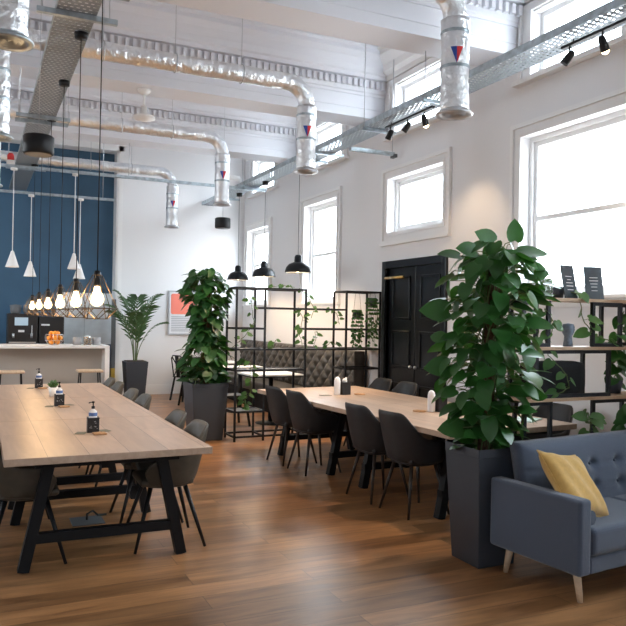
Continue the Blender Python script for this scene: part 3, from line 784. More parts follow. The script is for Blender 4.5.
vine('hanging_pothos', 'pothos vine hanging over the black basket on the shelf', [(3.92, 4.22, 1.49), (3.94, 4.20, 1.35), (4.10, 4.17, 1.20), (4.12, 4.17, 1.10), (3.98, 4.17, 1.04)], 7, .09, seed=8)
vine('shelf_climber', 'bushy climber at the right end of the shelf unit', [(4.80, 4.36, 1.113), (4.74, 4.25, 1.30), (4.70, 4.22, 1.50), (4.78, 4.25, 1.70)], 26, .12, mtl='leaf', pot=.07, seed=9)
vine('shelf_edge_vine', 'leafy vine climbing the left shelf frame behind the big plant', [(3.85, 4.22, 1.42), (3.84, 4.20, 1.58), (3.90, 4.2, 1.70), (3.98, 4.2, 1.60), (3.96, 4.2, 1.50)], 14, .09, seed=12)
vine('low_pothos', 'low pothos plant in a dark pot behind the sofa, below the lower shelf', [(4.10, 4.02, .12), (4.12, 4.02, .5), (4.20, 4.02, .84), (4.16, 4.02, .93)], 22, .11, pot=.085, seed=14)
vine('floor_pothos', 'leafy pothos rising behind the sofa back on the right', [(4.62, 4.04, .12), (4.58, 4.04, .5), (4.60, 4.03, .84), (4.66, 4.03, .97)], 30, .11, mtl='leaf', pot=.085, seed=15)
# glass terrarium on shelf top
t = thing('glass_terrarium', 'clear glass jar of greenery on the shelf top beside the big plant', 'terrarium', (4.03, 4.33, 1.789))
MB().lathe([(.03, 0), (.045, .004), (.05, .05), (.045, .14), (.04, .15)], 24).build('jar', 'glass_pot', t)
m = MB(); rr = random.Random(3)
for k in range(16): heart(m, Vector((rr.uniform(-.02, .02), rr.uniform(-.02, .02), .03+.006*k)), (rr.uniform(-1, 1), rr.uniform(-1, 1), .6), (0, -1, .4), .04)
m.build('leaves', 'leafl', t, fixn=False)

# ------------------------------------------------------------------ metal rack with vines
t = thing('metal_rack', 'black metal open grid rack dividing the room behind the right table', 'rack', (0, 8.74, 0))
X = (3.00, 3.39, 3.97, 4.58, 5.11); Zt = 1.985; D = .38; w = .024
for x in X:
    for y in (0, D): MB().box(x-w/2, x+w/2, y-w/2, y+w/2, 0, Zt).build('post', 'rack', t)
def lev(z, x0, x1, plate=False):
    m = MB(); a, b = x0+w/2, x1-w/2
    for y in (0, D): m.box(x0, x1, y-w/2+.001, y+w/2-.001, z-w/2, z+w/2)
    for x in X:
        if x0-.01 <= x <= x1+.01: m.box(x-w/2+.001, x+w/2-.001, w/2, D-w/2, z-w/2, z+w/2)
    m.build('rail', 'rack', t)
    if plate: MB().box(x0, x1, w/2, D-w/2, z-.002, z+.004).build('shelf_plate', 'rack', t)
lev(Zt-.012, X[0], X[2], True); lev(Zt-.012, X[3], X[4], False); lev(1.72, X[1], X[3]); lev(1.45, X[0], X[1]); lev(1.45, X[2], X[4]); lev(1.18, X[0], X[4], True)
lev(.91, X[0], X[2], True); lev(.91, X[3], X[4]); lev(.38, X[0], X[1], True); lev(.06, X[0], X[4])
gv = 'vines on the metal rack'
def rv(label, pts, n, L, seed, mtl='leafl'): vine('rack_vine', label, [(a, 8.74+b, c) for a, b, c in pts], n, L*.78, mtl, None, seed, gv)
rv('thin vine arching up the left bay of the metal rack', [(3.02, .19, 1.20), (3.16, .15, 1.34), (3.28, .12, 1.52), (3.24, .1, 1.75), (3.2, .08, 1.86)], 12, .10, 21)
rv('vine climbing beside the third post of the rack', [(3.98, .08, 1.20), (3.90, .04, 1.36), (3.93, .02, 1.6), (3.88, .05, 1.74)], 12, .10, 22)
rv('short vine trailing from the top right of the tall rack section', [(3.95, .19, 2.0), (4.05, .10, 1.88), (4.10, .02, 1.72), (4.04, -.02, 1.60)], 7, .10, 23)
rv('small sprig standing on the middle shelf of the rack', [(4.18, .19, 1.192), (4.20, .15, 1.32), (4.16, .1, 1.42)], 6, .09, 24)
rv('round leafed sprig on the middle shelf of the rack', [(3.56, .19, 1.192), (3.58, .15, 1.26), (3.6, .12, 1.30)], 4, .11, 25)
rv('vine trailing along the fourth post under its upper rail', [(4.45, .2, 1.74), (4.48, .1, 1.66), (4.50, .05, 1.52)], 6, .09, 26)
rv('pale leafed vine low in the left bay of the rack', [(3.10, .2, .93), (3.16, .12, 1.04), (3.24, .08, 1.0), (3.2, .02, .84), (3.22, .02, .6)], 14, .10, 27)
rv('leafy plant on the lowest rack shelf in the left bay', [(3.20, .2, .395), (3.18, .15, .5), (3.24, .1, .62)], 14, .10, 28)
rv('vine running along the top of the rack', [(3.55, .19, 2.005), (3.7, .17, 2.03), (3.88, .19, 2.01)], 7, .08, 29)
rv('dark sprig at the right of the middle rack shelf', [(4.36, .19, 1.192), (4.42, .16, 1.27), (4.5, .12, 1.24)], 8, .09, 30, 'leafd')
def string_plant(x, y, z, lab, seed, ln):
    rr = random.Random(seed); t = thing('string_of_leaves', lab, 'plant', (x, y, z), 0, 'trailing plants hung on the rack')
    m = MB(); m.lathe([(.001, 0), (.05, 0), (.06, .10), (.052, .10), (.05, .08), (.001, .08)], 16); m.build('pot', 'planter', t)
    st = MB(); lf = MB()
    for k in range(14):
        a = k*.45; pts = [(0, 0, .09), (.06*math.cos(a), .06*math.sin(a), .10), (.075*math.cos(a), .075*math.sin(a), -.1), (.06*math.cos(a), .05*math.sin(a), -ln*rr.uniform(.6, 1))]
        st.tube(pts, .002, 4, cap=False); P_ = [Vector(p) for p in pts]
        for j in range(13):
            f_ = j/12*3-.001; i = max(0, int(f_)); q = P_[i].lerp(P_[i+1], f_-i)
            b = rr.uniform(0, 6.28); heart(lf, q, (math.cos(b), math.sin(b), -.3), (0, -1, .5), .05)
    for k in range(16):
        b = rr.uniform(0, 6.28); heart(lf, Vector((0, 0, .09)), (math.cos(b), math.sin(b), .7), (0, -.3, 1), .06)
    st.build('stems', 'bark', t); lf.build('leaves', 'leafd', t, fixn=False)
    st = MB()
    return t
for (x, z, l, s_, ln) in ((4.75, 1.61, 'trailing plant in a small grey pot hung on the rack, lower of two', 31, .42), (4.99, 1.78, 'trailing plant in a small pot hung near the rack top right, higher of two', 32, .60)):
    q = string_plant(x, 8.74, z, l, s_, ln)
    m = MB(); m.tube([(-.06, 0, .07), (-.03, 0, 1.96-z), (.0, 0, 1.975-z), (.03, 0, 1.96-z), (.06, 0, .07)], .002, 5); m.build('hanger', 'rack', q)

# ------------------------------------------------------------------ tufted banquette along the right wall
t = thing('banquette', 'grey brown tufted banquette running along the window wall behind the rack', 'banquette', (W-.03, 9.2, 0))
BL = 5.0; sp = .15; m = MB()
def tf(u, v):
    y = u*BL; z = .44+.68*v
    a = y/sp; b = (z-.44)/.12
    # diamond distance
    p_ = abs(((a+b) % 2)-1); q_ = abs(((a-b) % 2)-1)
    dep = .055*(math.sqrt(max(0, 1-p_))*math.sqrt(max(0, 1-q_)))
    dep = .045*min(1, (1-p_)*1.6)**.6*min(1, (1-q_)*1.6)**.6
    e = 1-abs(2*v-1)**10
    return (-.13-dep*e, y, z)
m.grid(tf, 420, 44)
m.box(-.13, 0, 0, BL, 0, 1.13, bev=.012); m.box(-.17, -.0, -.03, .0, .0, 1.13, bev=.01)
m.build('tufted_back', 'tuft', t)
cush(-.70, -.16, 0, BL, .30, .46, .04).build('seat', 'tuft', t)
MB().box(-.66, -.16, .02, BL-.02, 0, .30).build('plinth', 'blackwood', t)

def cafe_table(loc, lab):
    t = thing('cafe_table', lab, 'table', loc, 0, 'small tables at the banquette')
    MB().box(-.42, .40, -.33, .33, .73, .755, bev=.004, seg=1).build('tabletop', 'white', t)
    MB().box(-.425, .405, -.335, .335, .715, .73).build('edge_frame', 'black', t)
    m = MB(); m.tube([(0, 0, .02), (0, 0, .715)], .035, 14); m.build('pedestal', 'black', t)
    MB().lathe([(.001, 0), (.23, 0), (.23, .01), (.04, .03)], 24).build('base', 'black', t)
    return t
for k, (y, l) in enumerate(((10.15, 'white topped café table seen through the rack, nearest'), (11.55, 'white topped café table at the banquette, middle'), (12.95, 'white topped café table at the banquette by the back wall'))):
    cafe_table((4.05, y, 0), l)
def metal_chair(lab, loc, rz, grp):
    t = thing('metal_chair', lab, 'chair', loc, rz, grp)  # faces +x
    MB().box(-.18, .18, -.18, .18, .44, .455, bev=.006).build('seat', 'black', t)
    for sx in (-1, 1):
        for sy in (-1, 1): MB().bar((sx*.15, sy*.15, .44), (sx*.21, sy*.20, 0), .03, .022).build('leg', 'black', t)
    m = MB(); m.tube([(-.16, -.17, .45), (-.21, -.18, .80), (-.22, -.12, .85), (-.22, .12, .85), (-.21, .18, .80), (-.16, .17, .45)], .012, 8)
    m.bar((-.17, 0, .45), (-.22, 0, .85), .08, .006); m.bar((-.165, -.15, .46), (-.215, .15, .82), .012, .02); m.bar((-.165, .15, .46), (-.215, -.15, .82), .012, .02)
    m.build('backrest', 'black', t)
    return t
g1 = 'black metal chairs'
mc = Proto(metal_chair('x', (0, 0, 0), 0, g1))
mc.put((3.42, 10.12, 0), R(4), 'black metal chair behind the rack at the nearest café table')
mc.put((3.42, 11.50, 0), R(-3), 'black metal chair at the middle café table')
mc.put((3.50, 12.45, 0), R(3), 'black metal chair at the café table by the back wall')
# bistro pair against the back wall
mc.put((3.60, 13.35, 0), R(20), 'black cross backed metal chair left of the tall grey planter plant')
t = thing('bistro_table', 'small black bistro table below the framed print', 'table', (3.98, 13.85, 0), .1)
MB().box(-.26, .26, -.26, .26, .76, .785, bev=.004).build('tabletop', 'black', t)
for sx in (-1, 1):
    for sy in (-1, 1): MB().bar((sx*.2, sy*.2, .76), (sx*.25, sy*.25, 0), .03, .03).build('leg', 'black', t)

# framed print on back wall
t = thing('framed_print', 'framed print with a coral block over grey lines on the back wall', 'picture', (3.54, B-.001, 1.21))
def fr(m, w_, h_, b_, y0, y1):
    m.box(0, b_, y0, y1, 0, h_); m.box(w_-b_, w_, y0, y1, 0, h_); m.box(b_, w_-b_, y0, y1, 0, b_); m.box(b_, w_-b_, y0, y1, h_-b_, h_)
m = MB(); fr(m, .66, .90, .022, -.03, 0); m.build('frame', 'greyline', t)
MB().box(.02, .64, -.014, -.002, .02, .88).build('paper', 'paper', t)
m = MB(); pl = []
for cx, cz, a0 in ((.57, .80, 0), (.09, .80, 90), (.09, .46, 180), (.57, .46, 270)):
    for k in range(5): a = R(a0+k*22.5); pl.append((cx+.04*math.cos(a), cz+.04*math.sin(a)))
m.prism(pl, 'y', -.017, -.0141); m.build('coral_block', 'coral', t)
m = MB()
for k in range(9): m.box(.06, .60, -.0165, -.0141, .07+k*.036, .086+k*.036)
m.build('grey_lines', 'greyline', t)

# ------------------------------------------------------------------ bar
t = thing('bar_counter', 'long white topped bar counter in front of the blue wall', 'counter', (0, 11.74, 0))
MB().box(-2.3, 1.92, 0, .72, 1.06, 1.105, bev=.004, seg=1).build('countertop', 'white', t)
MB().box(1.85, 1.92, .0, .72, 0, 1.06).build('end_panel', 'white', t)
MB().box(-2.3, 1.85, .34, .40, 0, 1.06).build('front_panel', 'barfront', t)
def stool(lab, x, y):
    t = thing('bar_stool', lab, 'stool', (x, y, 0), 0, 'wooden bar stools at the counter')
    MB().box(-.19, .19, -.15, .15, .70, .738, bev=.014, seg=3).build('seat', 'beech', t)
    for sx in (-1, 1):
        for sy in (-1, 1): MB().tube([(sx*.14, sy*.10, .70), (sx*.18, sy*.15, 0)], .011, 8).build('leg', 'black', t)
    m = MB(); q = .168
    pts = [(-q, -.137, .25), (q, -.137, .25), (q, .137, .25), (-q, .137, .25)]
    for i in range(4): m.tube([pts[i], pts[(i+1) % 4]], .008, 6)
    m.build('footrest', 'black', t); return t
stool('wooden seated bar stool at the right end of the counter', 1.60, 11.62)
stool('wooden seated bar stool at the left edge of the photo', .47, 11.62)
# back counter, coffee machine
t = thing('back_counter', 'dark back counter under the blue wall carrying the coffee machine', 'counter', (0, 13.6, 0))
MB().box(-2.4, 2.16, .03, .70, 0, 1.0).build('cabinet', 'darkgrey', t)
MB().box(-2.45, 2.2, 0, .72, 1.0, 1.04).build('worktop', 'black', t)
t = thing('splashback', 'pale blue marbled splashback behind the right end of the bar', 'splashback', (1.40, B+.299, 1.0))
MB().box(0, .53, -.02, 0, 0, 1.02).build('panel', 'marble', t); MB().box(.535, 1.08, -.02, 0, 0, 1.02).build('panel', 'marble', t)
t = thing('coffee_machine', 'black espresso machine with small lit screen on the back counter', 'coffee machine', (.48, 13.68, 1.04))
MB().box(0, .50, 0, .42, .0, .55, bev=.015).build('body', 'machine', t)
MB().box(.52, .95, .02, .42, .0, .50, bev=.015).build('side_unit', 'machine', t)
m = MB(); m.lathe([(.07, .55), (.09, .58), (.10, .70), (.001, .71)], 16, c=(.14, .2, 0)); m.lathe([(.07, .55), (.09, .58), (.10, .70), (.001, .71)], 16, c=(.36, .2, 0)); m.build('bean_hopper', 'darkgrey', t)
MB().box(.12, .34, -.008, .001, .34, .48).build('lit_screen', 'screen', t)
m = MB(); m.box(.18, .28, -.012, -.006, .22, .26); m.box(.40, .41, -.012, -.0, .20, .34); m.box(.56, .70, .008, .022, .34, .37); m.build('badge', 'letter', t)
m = MB(); m.tube([(.10, -.02, .12), (.10, -.02, .2)], .02, 10); m.tube([(.4, -.02, .12), (.4, -.02, .2)], .02, 10); m.box(.03, .47, -.06, .0, .03, .05); m.build('spouts', 'steel', t)
# bowl of oranges
t = thing('wire_fruit_bowl', 'round wire bowl of oranges on the bar', 'bowl', (1.11, 12.0, 1.106))
m = MB()
for k in range(14):
    a = k*2*PI/14; m.tube([(math.cos(a)*r_, math.sin(a)*r_, z_) for r_, z_ in ((.05, .004), (.10, .02), (.135, .07), (.14, .12), (.13, .165))], .002, 4)
for r_, z_ in ((.05, .004), (.135, .07), (.13, .165)): m.tube([(r_*math.cos(a*PI/12), r_*math.sin(a*PI/12), z_) for a in range(24)], .003, 5, closed=True)
m.build('wire_bowl', 'steel', t)
po = [(-.045, -.045, .045), (.045, -.045, .045), (.045, .045, .045), (-.045, .045, .045), (0, -.085, .105), (.082, -.02, .108), (-.08, -.02, .106), (.0, 0, .118), (.05, .072, .112), (-.055, .07, .11), (.0, -.055, .182), (.05, .02, .178), (-.05, .02, .18)]
ob = None
for k, p_ in enumerate(po):
    if ob is None: ob = MB().ball((0, 0, 0), .0385, n=14).build('orange', 'orange'); o = ob
    else: o = ob.copy(); COL.objects.link(o)
    o.location = (1.11+p_[0], 12.0+p_[1], 1.107+p_[2]); tag(o, 'orange in the wire bowl on the bar', 'orange', 'oranges in the wire bowl')
for x, l in ((1.46, 'left'), (1.76, 'right')):
    m = MB(); m.lathe([(.001, 0), (.065, 0), (.065, .12), (.058, .12), (.058, .01), (.001, .01)], 20)
    tag(m.build('grey_canister', 'greyline', None, (x, 12.05, 1.106)), 'round grey canister on the bar, %s of the cookie jar' % l, 'canister', 'canisters on the bar')
t = thing('cookie_jar', 'glass jar of biscuits between the grey canisters on the bar', 'jar', (1.61, 11.98, 1.106))
MB().lathe([(.055, 0), (.062, .004), (.062, .13), (.05, .15)], 20).build('jar', 'glass_pot', t)
m = MB()
for k in range(12): m.ball((.028*math.cos(k*2.1), .028*math.sin(k*2.1), .02+.009*k), .024, (1, 1, .45), n=8)
m.build('biscuits', 'kraft', t)

# ------------------------------------------------------------------ foil ducts
def duct(y, label, zc=4.08, zb=3.14, r=.105):
    t = thing('ventilation_duct', label, 'duct', (0, y, 0), 0, 'foil wrapped ventilation ducts')
    rr = random.Random(int(y*7))
    def seg(pts, nm='duct_run', r=.088):
        m = MB(); P_ = []; n = 20
        for a, b in zip(pts, pts[1:]):
            a, b = Vector(a), Vector(b); k = max(1, int((b-a).length/.03))
            for j in range(k): P_.append(a.lerp(b, j/k))
        P_.append(Vector(pts[-1]))
        rs = [r*(1+.018*math.sin(i*.7)+rr.uniform(-.014, .014)+(.035 if i % 26 == 0 else 0)) for i in range(len(P_))]
        m.tube(P_, rs, 20)
        for v in m.bm.verts: v.co += Vector((rr.uniform(-1, 1), rr.uniform(-1, 1), rr.uniform(-1, 1)))*.0028
        m.build(nm, 'foil', t)
    x = 3.2
    el = [(x-.24+.24*math.sin(a), 0, zc-.24+.24*math.cos(a)) for a in [R(q) for q in range(0, 91, 10)]]
    seg([(-3.5, 0, zc), (.02, 0, zc)]); seg([(.02, 0, zc), (x-.24, 0, zc)]+el[1:]); seg([(x, 0, zc-.24), (x, 0, zb+.02)], 'drop', .105)
    seg([(.13, 0, zc-.08), (.13, 0, zb+.02)], 'drop', .105)
    for xx in (x, .13):
        m = MB(); m.lathe([(r, .03), (r+.012, .02), (r+.035, .0), (r+.03, -.012), (.10, -.006), (.085, .01), (.075, -.008), (.055, .01), (.045, -.008), (.025, .01), (.001, -.004)], 28, c=(xx, 0, zb)); m.build('diffuser', 'steel' if xx == x else 'galv', t)
        for zz in (zb+.34, zb+.60): MB().lathe([(r+.004, zz-.012), (r+.007, zz), (r+.004, zz+.012)], 24, c=(xx, 0, 0)).build('joint_tape', 'galv', t)
    m = MB(); m.use('triblue')
    def curve_tri(a0, a1, rr_):
        nn = 5
        V = []
        for i in range(nn+1):
            a = a0+(a1-a0)*i/nn; f_ = i/nn; V.append((a, f_))
        return V
    # triangular sticker wrapped round the drop, facing the camera side
    ac = math.atan2(-y, -x)+.12
    for half, mt in ((-1, 'triblue'), (1, 'red')):
        m.use(mt); n = 4; zt_, zl = zb+.47, zb+.345
        for i in range(n):
            f0, f1 = i/n, (i+1)/n
            A = [(ac+half*.42*f0, zt_), (ac+half*.42*f1, zt_), (ac+half*.42*f1, zl+(zt_-zl)*f1), (ac+half*.42*f0, zl+(zt_-zl)*f0)]
            vs = [m.bm.verts.new((x+(r+.006)*math.cos(a), (r+.006)*math.sin(a), z)) for a, z in A]
            m.mark([m.bm.faces.new(vs)])
    m.build('triangle_sticker', None, t)
    for xx in (-2, 1.05, 1.75, 2.45):
        m = MB(); m.tube([(xx, 0, zc+.1), (xx, 0, CZ)], .004, 5); m.tube([(xx, .095*math.cos(a*PI/10), zc+.095*math.sin(a*PI/10)) for a in range(20)], .006, 5, closed=True)
        m.build('hanger_rod', 'steel', t)
duct(4.43, 'silver foil duct nearest the camera, its drop ending above the middle window')
duct(7.12, 'silver foil duct second from the camera, blue and red sticker on its drop', 4.13, 3.19)
duct(10.08, 'silver foil duct third from the camera, running below the dentil cornice', 4.20, 3.23)
duct(13.05, 'silver foil duct nearest the back wall', 4.21, 3.22)

# ------------------------------------------------------------------ cable trays
def tray(label, x0, x1, y0, y1, z, m_, lip=.06):
    t = thing('cable_tray', label, 'cable tray', ((x0+x1)/2, y0, z), 0, 'steel cable trays')
    h = (x1-x0)/2; L_ = y1-y0
    MB().box(-h, h, 0, L_, 0, .003).build('tray_base', m_, t)
    m = MB()
    for s_ in (-1, 1):
        a, b = sorted((s_*h, s_*(h+.003))); m.box(a, b, 0, L_, 0, lip); a, b = sorted((s_*h, s_*(h-.018))); m.box(a, b, 0, L_, lip-.003, lip)
    m.build('tray_sides', 'galv', t)
    return t, h
t, h = tray('wide perforated steel cable tray over the left tables', .50, .79, 3.0, B-.05, 3.90, 'perf', .05)
for y in (5.25, 5.75, 8.9, 9.15, 12.2):
    m = MB(); m.box(-h-.14, h+.16, y-3.0-.02, y-3.0+.02, -.045, -.004); m.build('support_strut', 'galv', t)
    m = MB()
    for s_ in (-1, 1): m.tube([(s_*(h+.1), y-3.0, -.05), (s_*(h+.1), y-3.0, CZ-3.90)], .005, 6)
    m.build('hanger_rod', 'steel', t)
t, h = tray('perforated steel cable tray running along under the upper windows', 4.20, 4.50, 1.0, B-.02, 3.91, 'perf', .07)
for y in (6.3, 7.6, 9.0, 9.5, 12.0, 13.4):
    m = MB(); m.box(-h-.05, h+.12, y-1-.02, y-1+.02, -.04, -.003); m.build('support_strut', 'galv', t)
    m = MB(); m.tube([(-h-.02, y-1, -.04), (-h-.02, y-1, .49 if any(b[0] < y < b[0]+b[1] for b in BEAMS) else CZ-3.91)], .005, 6); m.build('hanger_rod', 'steel', t)
t = thing('strut_bracket', 'steel channel bracket reaching from the cable tray towards the window wall', 'bracket', (4.38, 8.33, 3.80))
MB().box(0, .66, -.03, .03, 0, .045).build('channel', 'galv', t); MB().box(.64, .69, -.05, .05, -.025, .02).build('end_plate', 'darkgrey', t)
MB().tube([(.64, 0, .045), (.64, 0, CZ-3.80)], .005, 6).build('hanger_rod', 'steel', t)
t = thing('ceiling_strut', 'long steel strut crossing the room to the window side cable tray', 'strut', (-1.0, 11.92, 3.82), 0)
MB().box(0, 5.6, -.025, .025, 0, .045).build('channel', 'galv', t)
for x in (1.2, 3.2): MB().tube([(x, 0, .045), (x, 0, 4.41-3.82)], .005, 6).build('hanger_rod', 'steel', t)
t = thing('ceiling_strut', 'lower steel strut carrying two cone lamps in front of the blue wall', 'strut', (-1.0, 12.62, 3.54), 0)
MB().box(0, 3.1, -.025, .025, 0, .04).build('channel', 'galv', t)
for x in (.6, 2.9): MB().tube([(x, 0, .04), (x, 0, CZ-3.54)], .005, 6).build('hanger_rod', 'steel', t)

# track lights
def track(label, x, y0, y1, z, heads):
    t = thing('track_light_rail', label, 'track light', (x, y0, z), 0, 'black track light rails')
    MB().box(-.018, .018, 0, y1-y0, 0, .022).build('rail', 'black', t)
    for k in (.12, (y1-y0)-.12): MB().tube([(0, k, .02), (0, k, .048)], .006, 6).build('clamp', 'black', t)
    for (y, lit, dx) in heads:
        p = y-y0; m = MB(); m.tube([(0, p, .0), (0, p, -.07)], .008, 8)
        d_ = Vector((dx, .10 if lit else .5, -1)).normalized(); a = Vector((0, p, -.075)); m.tube([a-d_*.045, a-d_*.03, a+d_*.075], [.018, .028, .036], 14)
        h_ = m.build('spot_head', 'black', t)
        if True:
            (MB().ball(a+d_*.068, .032, n=14) if lit else MB().ball(a+d_*.035, .026, n=12)).build('lit_lens', 'spotglow', h_)
            l = bpy.data.lights.new('spot', 'SPOT'); l.energy = 20 if lit else 110; l.color = (1, .70, .42); l.spot_size = R(75); l.spot_blend = .7; l.shadow_soft_size = .03
            lo = bpy.data.objects.new('spot_lamp', l); COL.objects.link(lo); lo.parent = h_; lo.location = a+d_*.10
            lo.rotation_mode = 'QUATERNION'; lo.rotation_quaternion = d_.to_track_quat('-Z', 'Y')
track('black track rail of three spots beside the nearest duct drop', 4.32, 6.35, 7.32, 3.84, ((7.22, False, -.25), (6.85, False, -.5), (6.52, True, .47)))
track('black track rail of spots at the upper right by the near window', 4.32, 3.0, 4.50, 3.84, ((4.42, False, -.55), (4.08, True, .6), (3.70, True, .6)))

# dome pendants
def dome(lab, x, y, z):
    t = thing('dome_pendant', lab, 'pendant lamp', (x, y, z), 0, 'black dome pendants over the banquette tables')
    prof = [(.195, 0), (.193, .025), (.176, .080), (.135, .128), (.075, .152), (.058, .158), (.053, .235), (.04, .262), (.012, .27)]
    m = MB(); m.lathe(prof, 32); o = m.build('shade', 'black', t); s_ = o.modifiers.new('s', 'SOLIDIFY'); s_.thickness = .004
    m = MB(); m.lathe([(.190, .004), (.187, .024), (.170, .077), (.130, .124), (.06, .146)], 32); m.build('shade_lining', 'white', o)
    MB().ball((0, 0, .05), .045).build('bulb', 'domeglow', t)
    MB().tube([(0, 0, .265), (0, 0, 3.83-z)], .004, 6).build('cord', 'black', t)
    MB().lathe([(.001, 3.80-z), (.05, 3.80-z), (.055, 3.862-z), (.001, 3.862-z)], 16).build('canopy', 'black', t)
    l = bpy.data.lights.new('dome', 'SPOT'); l.energy = 26; l.color = (1, .70, .42); l.spot_size = R(165); l.spot_blend = .5; l.shadow_soft_size = .05
    lo = bpy.data.objects.new('dome_light', l); COL.objects.link(lo); lo.parent = t; lo.location = (0, 0, -.003)
for y, l in ((9.80, 'nearest'), (11.20, 'middle'), (12.52, 'farthest')): dome('black dome pendant lamp, %s of the three behind the rack' % l, 4.31, y, 2.27)

# cage pendants over left table
def cage(lab, x, y, z):
    t = thing('cage_pendant', lab, 'pendant lamp', (x, y, z), 0, 'wire cage bulb pendants over the left tables')
    m = MB(); n = 6; top = [(.03*math.cos(k*2*PI/n), .03*math.sin(k*2*PI/n), .16) for k in range(n)]
    mid_ = [(.135*math.cos(k*2*PI/n), .135*math.sin(k*2*PI/n), -.06) for k in range(n)]
    bot = [(.075*math.cos((k+.5)*2*PI/n), .075*math.sin((k+.5)*2*PI/n), -.13) for k in range(n)]
    for k in range(n):
        m.tube([top[k], mid_[k]], .0028, 5); m.tube([mid_[k], mid_[(k+1) % n]], .0028, 5); m.tube([mid_[k], bot[k]], .0028, 5); m.tube([mid_[(k+1) % n], bot[k]], .0028, 5); m.tube([top[k], top[(k+1) % n]], .0028, 5); m.tube([bot[k], bot[(k+1) % n]], .0028, 5)
    m.build('wire_cage', 'cage', t)
    MB().lathe([(.001, .19), (.018, .19), (.024, .17), (.024, .10), (.018, .085), (.001, .085)], 16).build('socket', 'black', t)
    m = MB(); m.lathe([(.001, -.048), (.022, -.043), (.040, -.024), (.047, 0), (.040, .026), (.024, .050), (.018, .085)], 24); m.build('bulb', 'bulb', t)
    MB().tube([(0, 0, .19), (0, 0, 3.87-z)], .004, 6).build('cord', 'black', t)
    MB().lathe([(.001, 3.855-z), (.05, 3.855-z), (.055, 3.899-z), (.001, 3.899-z)], 16).build('canopy', 'black', t)
    l = bpy.data.lights.new('bulb', 'POINT'); l.energy = 4; l.color = (1, .62, .30); l.shadow_soft_size = .035
    lo = bpy.data.objects.new('bulb_light', l); COL.objects.link(lo); lo.parent = t; lo.location = (0, 0, 0)
CY = (4.95, 6.15, 7.50, 8.95, 10.45, 11.95)
for k, (y, l) in enumerate(zip(CY, ('nearest of the row', 'second nearest of the row', 'third of the row', 'fourth of the row', 'fifth of the row', 'farthest of the row'))):
    cage('glowing bulb in a black wire cage over the left tables, '+l, .72+.012*(y-4.95)*.6, y, 1.70)
# white cones
def cone(lab, x, y, z, zt):
    t = thing('cone_pendant', lab, 'pendant lamp', (x, y, z), 0, 'white cone pendants over the bar')
    m = MB(); m.lathe([(.10, 0), (.092, .02), (.033, .20), (.022, .24), (.008, .25)], 28); o = m.build('shade', 'white', t); s_ = o.modifiers.new('s', 'SOLIDIFY'); s_.thickness = .004
    MB().ball((0, 0, .05), .03).build('bulb', 'domeglow', t)
    MB().tube([(0, 0, .25), (0, 0, zt-z-.03)], .007, 6).build('cord', 'white', t)
    MB().lathe([(.001, zt-z-.04), (.05, zt-z-.035), (.05, zt-z-.002), (.001, zt-z-.002)], 16).build('canopy', 'white', t)
cone('white cone pendant at the left edge, hung from the upper strut', .47, 11.92, 2.30, 3.82)
cone('white cone pendant hung from the upper strut, nearer the jamb', 1.37, 11.92, 2.31, 3.82)
cone('white cone pendant hung from the lower strut, left one', .77, 12.62, 2.20, 3.54)
cone('white cone pendant hung from the lower strut, right one', 1.54, 12.62, 2.19, 3.54)

# drum speakers
def drum(lab, x, y, z, r_, h_, zt):
    t = thing('drum_speaker', lab, 'speaker', (x, y, z), 0, 'black drum speakers')
    MB().lathe([(.001, 0), (r_*.9, 0), (r_, .012), (r_, h_-.012), (r_*.9, h_), (.001, h_)], 28).build('drum', 'black', t)
    MB().tube([(0, 0, h_), (0, 0, zt-z)], .003, 6).build('cord', 'steel', t)
    MB().lathe([(r_*.86, -.002), (r_*.2, -.002), (.001, -.002)], 24).build('grille', 'darkgrey', t)
drum('black drum shaped speaker hanging at upper left below the wide cable tray', .46, 6.74, 2.99, .13, .165, CZ)
drum('black drum shaped speaker hanging in front of the back wall', 3.66, 11.45, 3.06, .13, .17, CZ)
# ceiling fitting
t = thing('ceiling_fan', 'white ceiling fan on a short stem under the middle beam', 'fan', (1.83, 9.0, 4.40))
MB().lathe([(.001, 0), (.09, 0), (.075, -.03), (.035, -.06), (.015, -.065)], 24).build('ceiling_rose', 'white', t)
MB().tube([(0, 0, -.06), (0, 0, -.24)], .014, 10).build('stem', 'white', t)
MB().lathe([(.001, -.20), (.035, -.205), (.045, -.30), (.13, -.33), (.14, -.36), (.06, -.385), (.001, -.39)], 28).build('motor_housing', 'white', t)
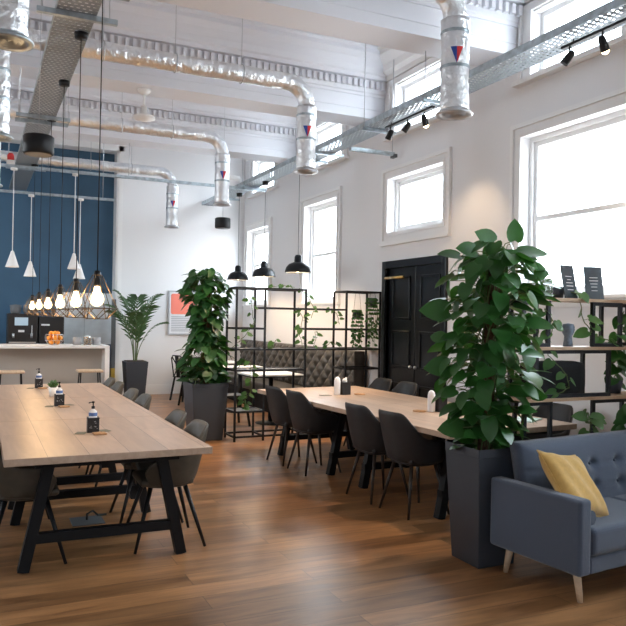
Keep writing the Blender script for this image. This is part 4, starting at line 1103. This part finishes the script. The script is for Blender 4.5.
# small white camera on the window-side tray, red detector over the left
t = thing('security_camera', 'small white camera fixed to the cable tray near the back corner', 'camera', (4.05, 12.15, 4.0))
MB().box(.10, .16, -.02, .02, -.0, .06).build('bracket', 'white', t); MB().tube([(.12, 0, .05), (-.10, -.06, .05)], .045, 14).build('body', 'white', t)
t = thing('alarm_beacon', 'small red and white alarm beacon at the left edge below the tray', 'alarm', (.42, 11.92, 3.866))
m = MB(); m.lathe([(.001, 0), (.06, 0), (.06, .06), (.001, .06)], 16); m.build('base', 'white', t); MB().lathe([(.001, .06), (.05, .06), (.05, .14), (.03, .17), (.001, .175)], 16).build('beacon', 'red', t)

# ------------------------------------------------------------------ light
wd = bpy.data.worlds.new('world'); sc.world = wd; wd.use_nodes = True
bg = wd.node_tree.nodes['Background']; bg.inputs['Strength'].default_value = 11.0
_n = wd.node_tree.nodes; _l = wd.node_tree.links
_tc = _n.new('ShaderNodeTexCoord'); _sp = _n.new('ShaderNodeSeparateXYZ'); _l.new(_tc.outputs['Generated'], _sp.inputs[0])
_mr = _n.new('ShaderNodeMapRange'); _mr.inputs['From Min'].default_value = -1; _l.new(_sp.outputs['Z'], _mr.inputs['Value'])
_cr = _n.new('ShaderNodeValToRGB'); _l.new(_mr.outputs['Result'], _cr.inputs['Fac']); _l.new(_cr.outputs['Color'], bg.inputs['Color'])
_cr.color_ramp.elements[0].position = .44; _cr.color_ramp.elements[0].color = (.34, .35, .36, 1)      # ground and street
_cr.color_ramp.elements[1].position = .60; _cr.color_ramp.elements[1].color = (.78, .90, 1.0, 1)      # overcast sky
_e = _cr.color_ramp.elements.new(.50); _e.color = (.64, .70, .74, 1)
def portal(x, y, z, sx, sy, rot):
    l = bpy.data.lights.new('portal', 'AREA'); l.shape = 'RECTANGLE'; l.size = sx; l.size_y = sy; l.cycles.is_portal = True
    o = bpy.data.objects.new('window_portal', l); COL.objects.link(o); o.location = (x, y, z); o.rotation_euler = rot
for c, h, a, b, r_ in WIN: portal(W+.34, c, (a+b)/2, b-a, 2*h, (0, R(90), 0))
for c, h, a, b in UPW: portal(W+.34, c, (a+b)/2, b-a, 2*h, (0, R(90), 0))
for a, b, z0, z1 in LW_FILL: portal(XL-.29, (a+b)/2, (z0+z1)/2, z1-z0, b-a, (0, R(-90), 0))
for a, b, z0, z1 in BW_FILL: portal((a+b)/2, YB-.29, (z0+z1)/2, b-a, z1-z0, (R(90), 0, 0))
vs = sc.view_settings; vs.view_transform = 'Standard'; vs.look = 'None'; vs.gamma = 1; vs.exposure = 1.0; vs.use_curve_mapping = False
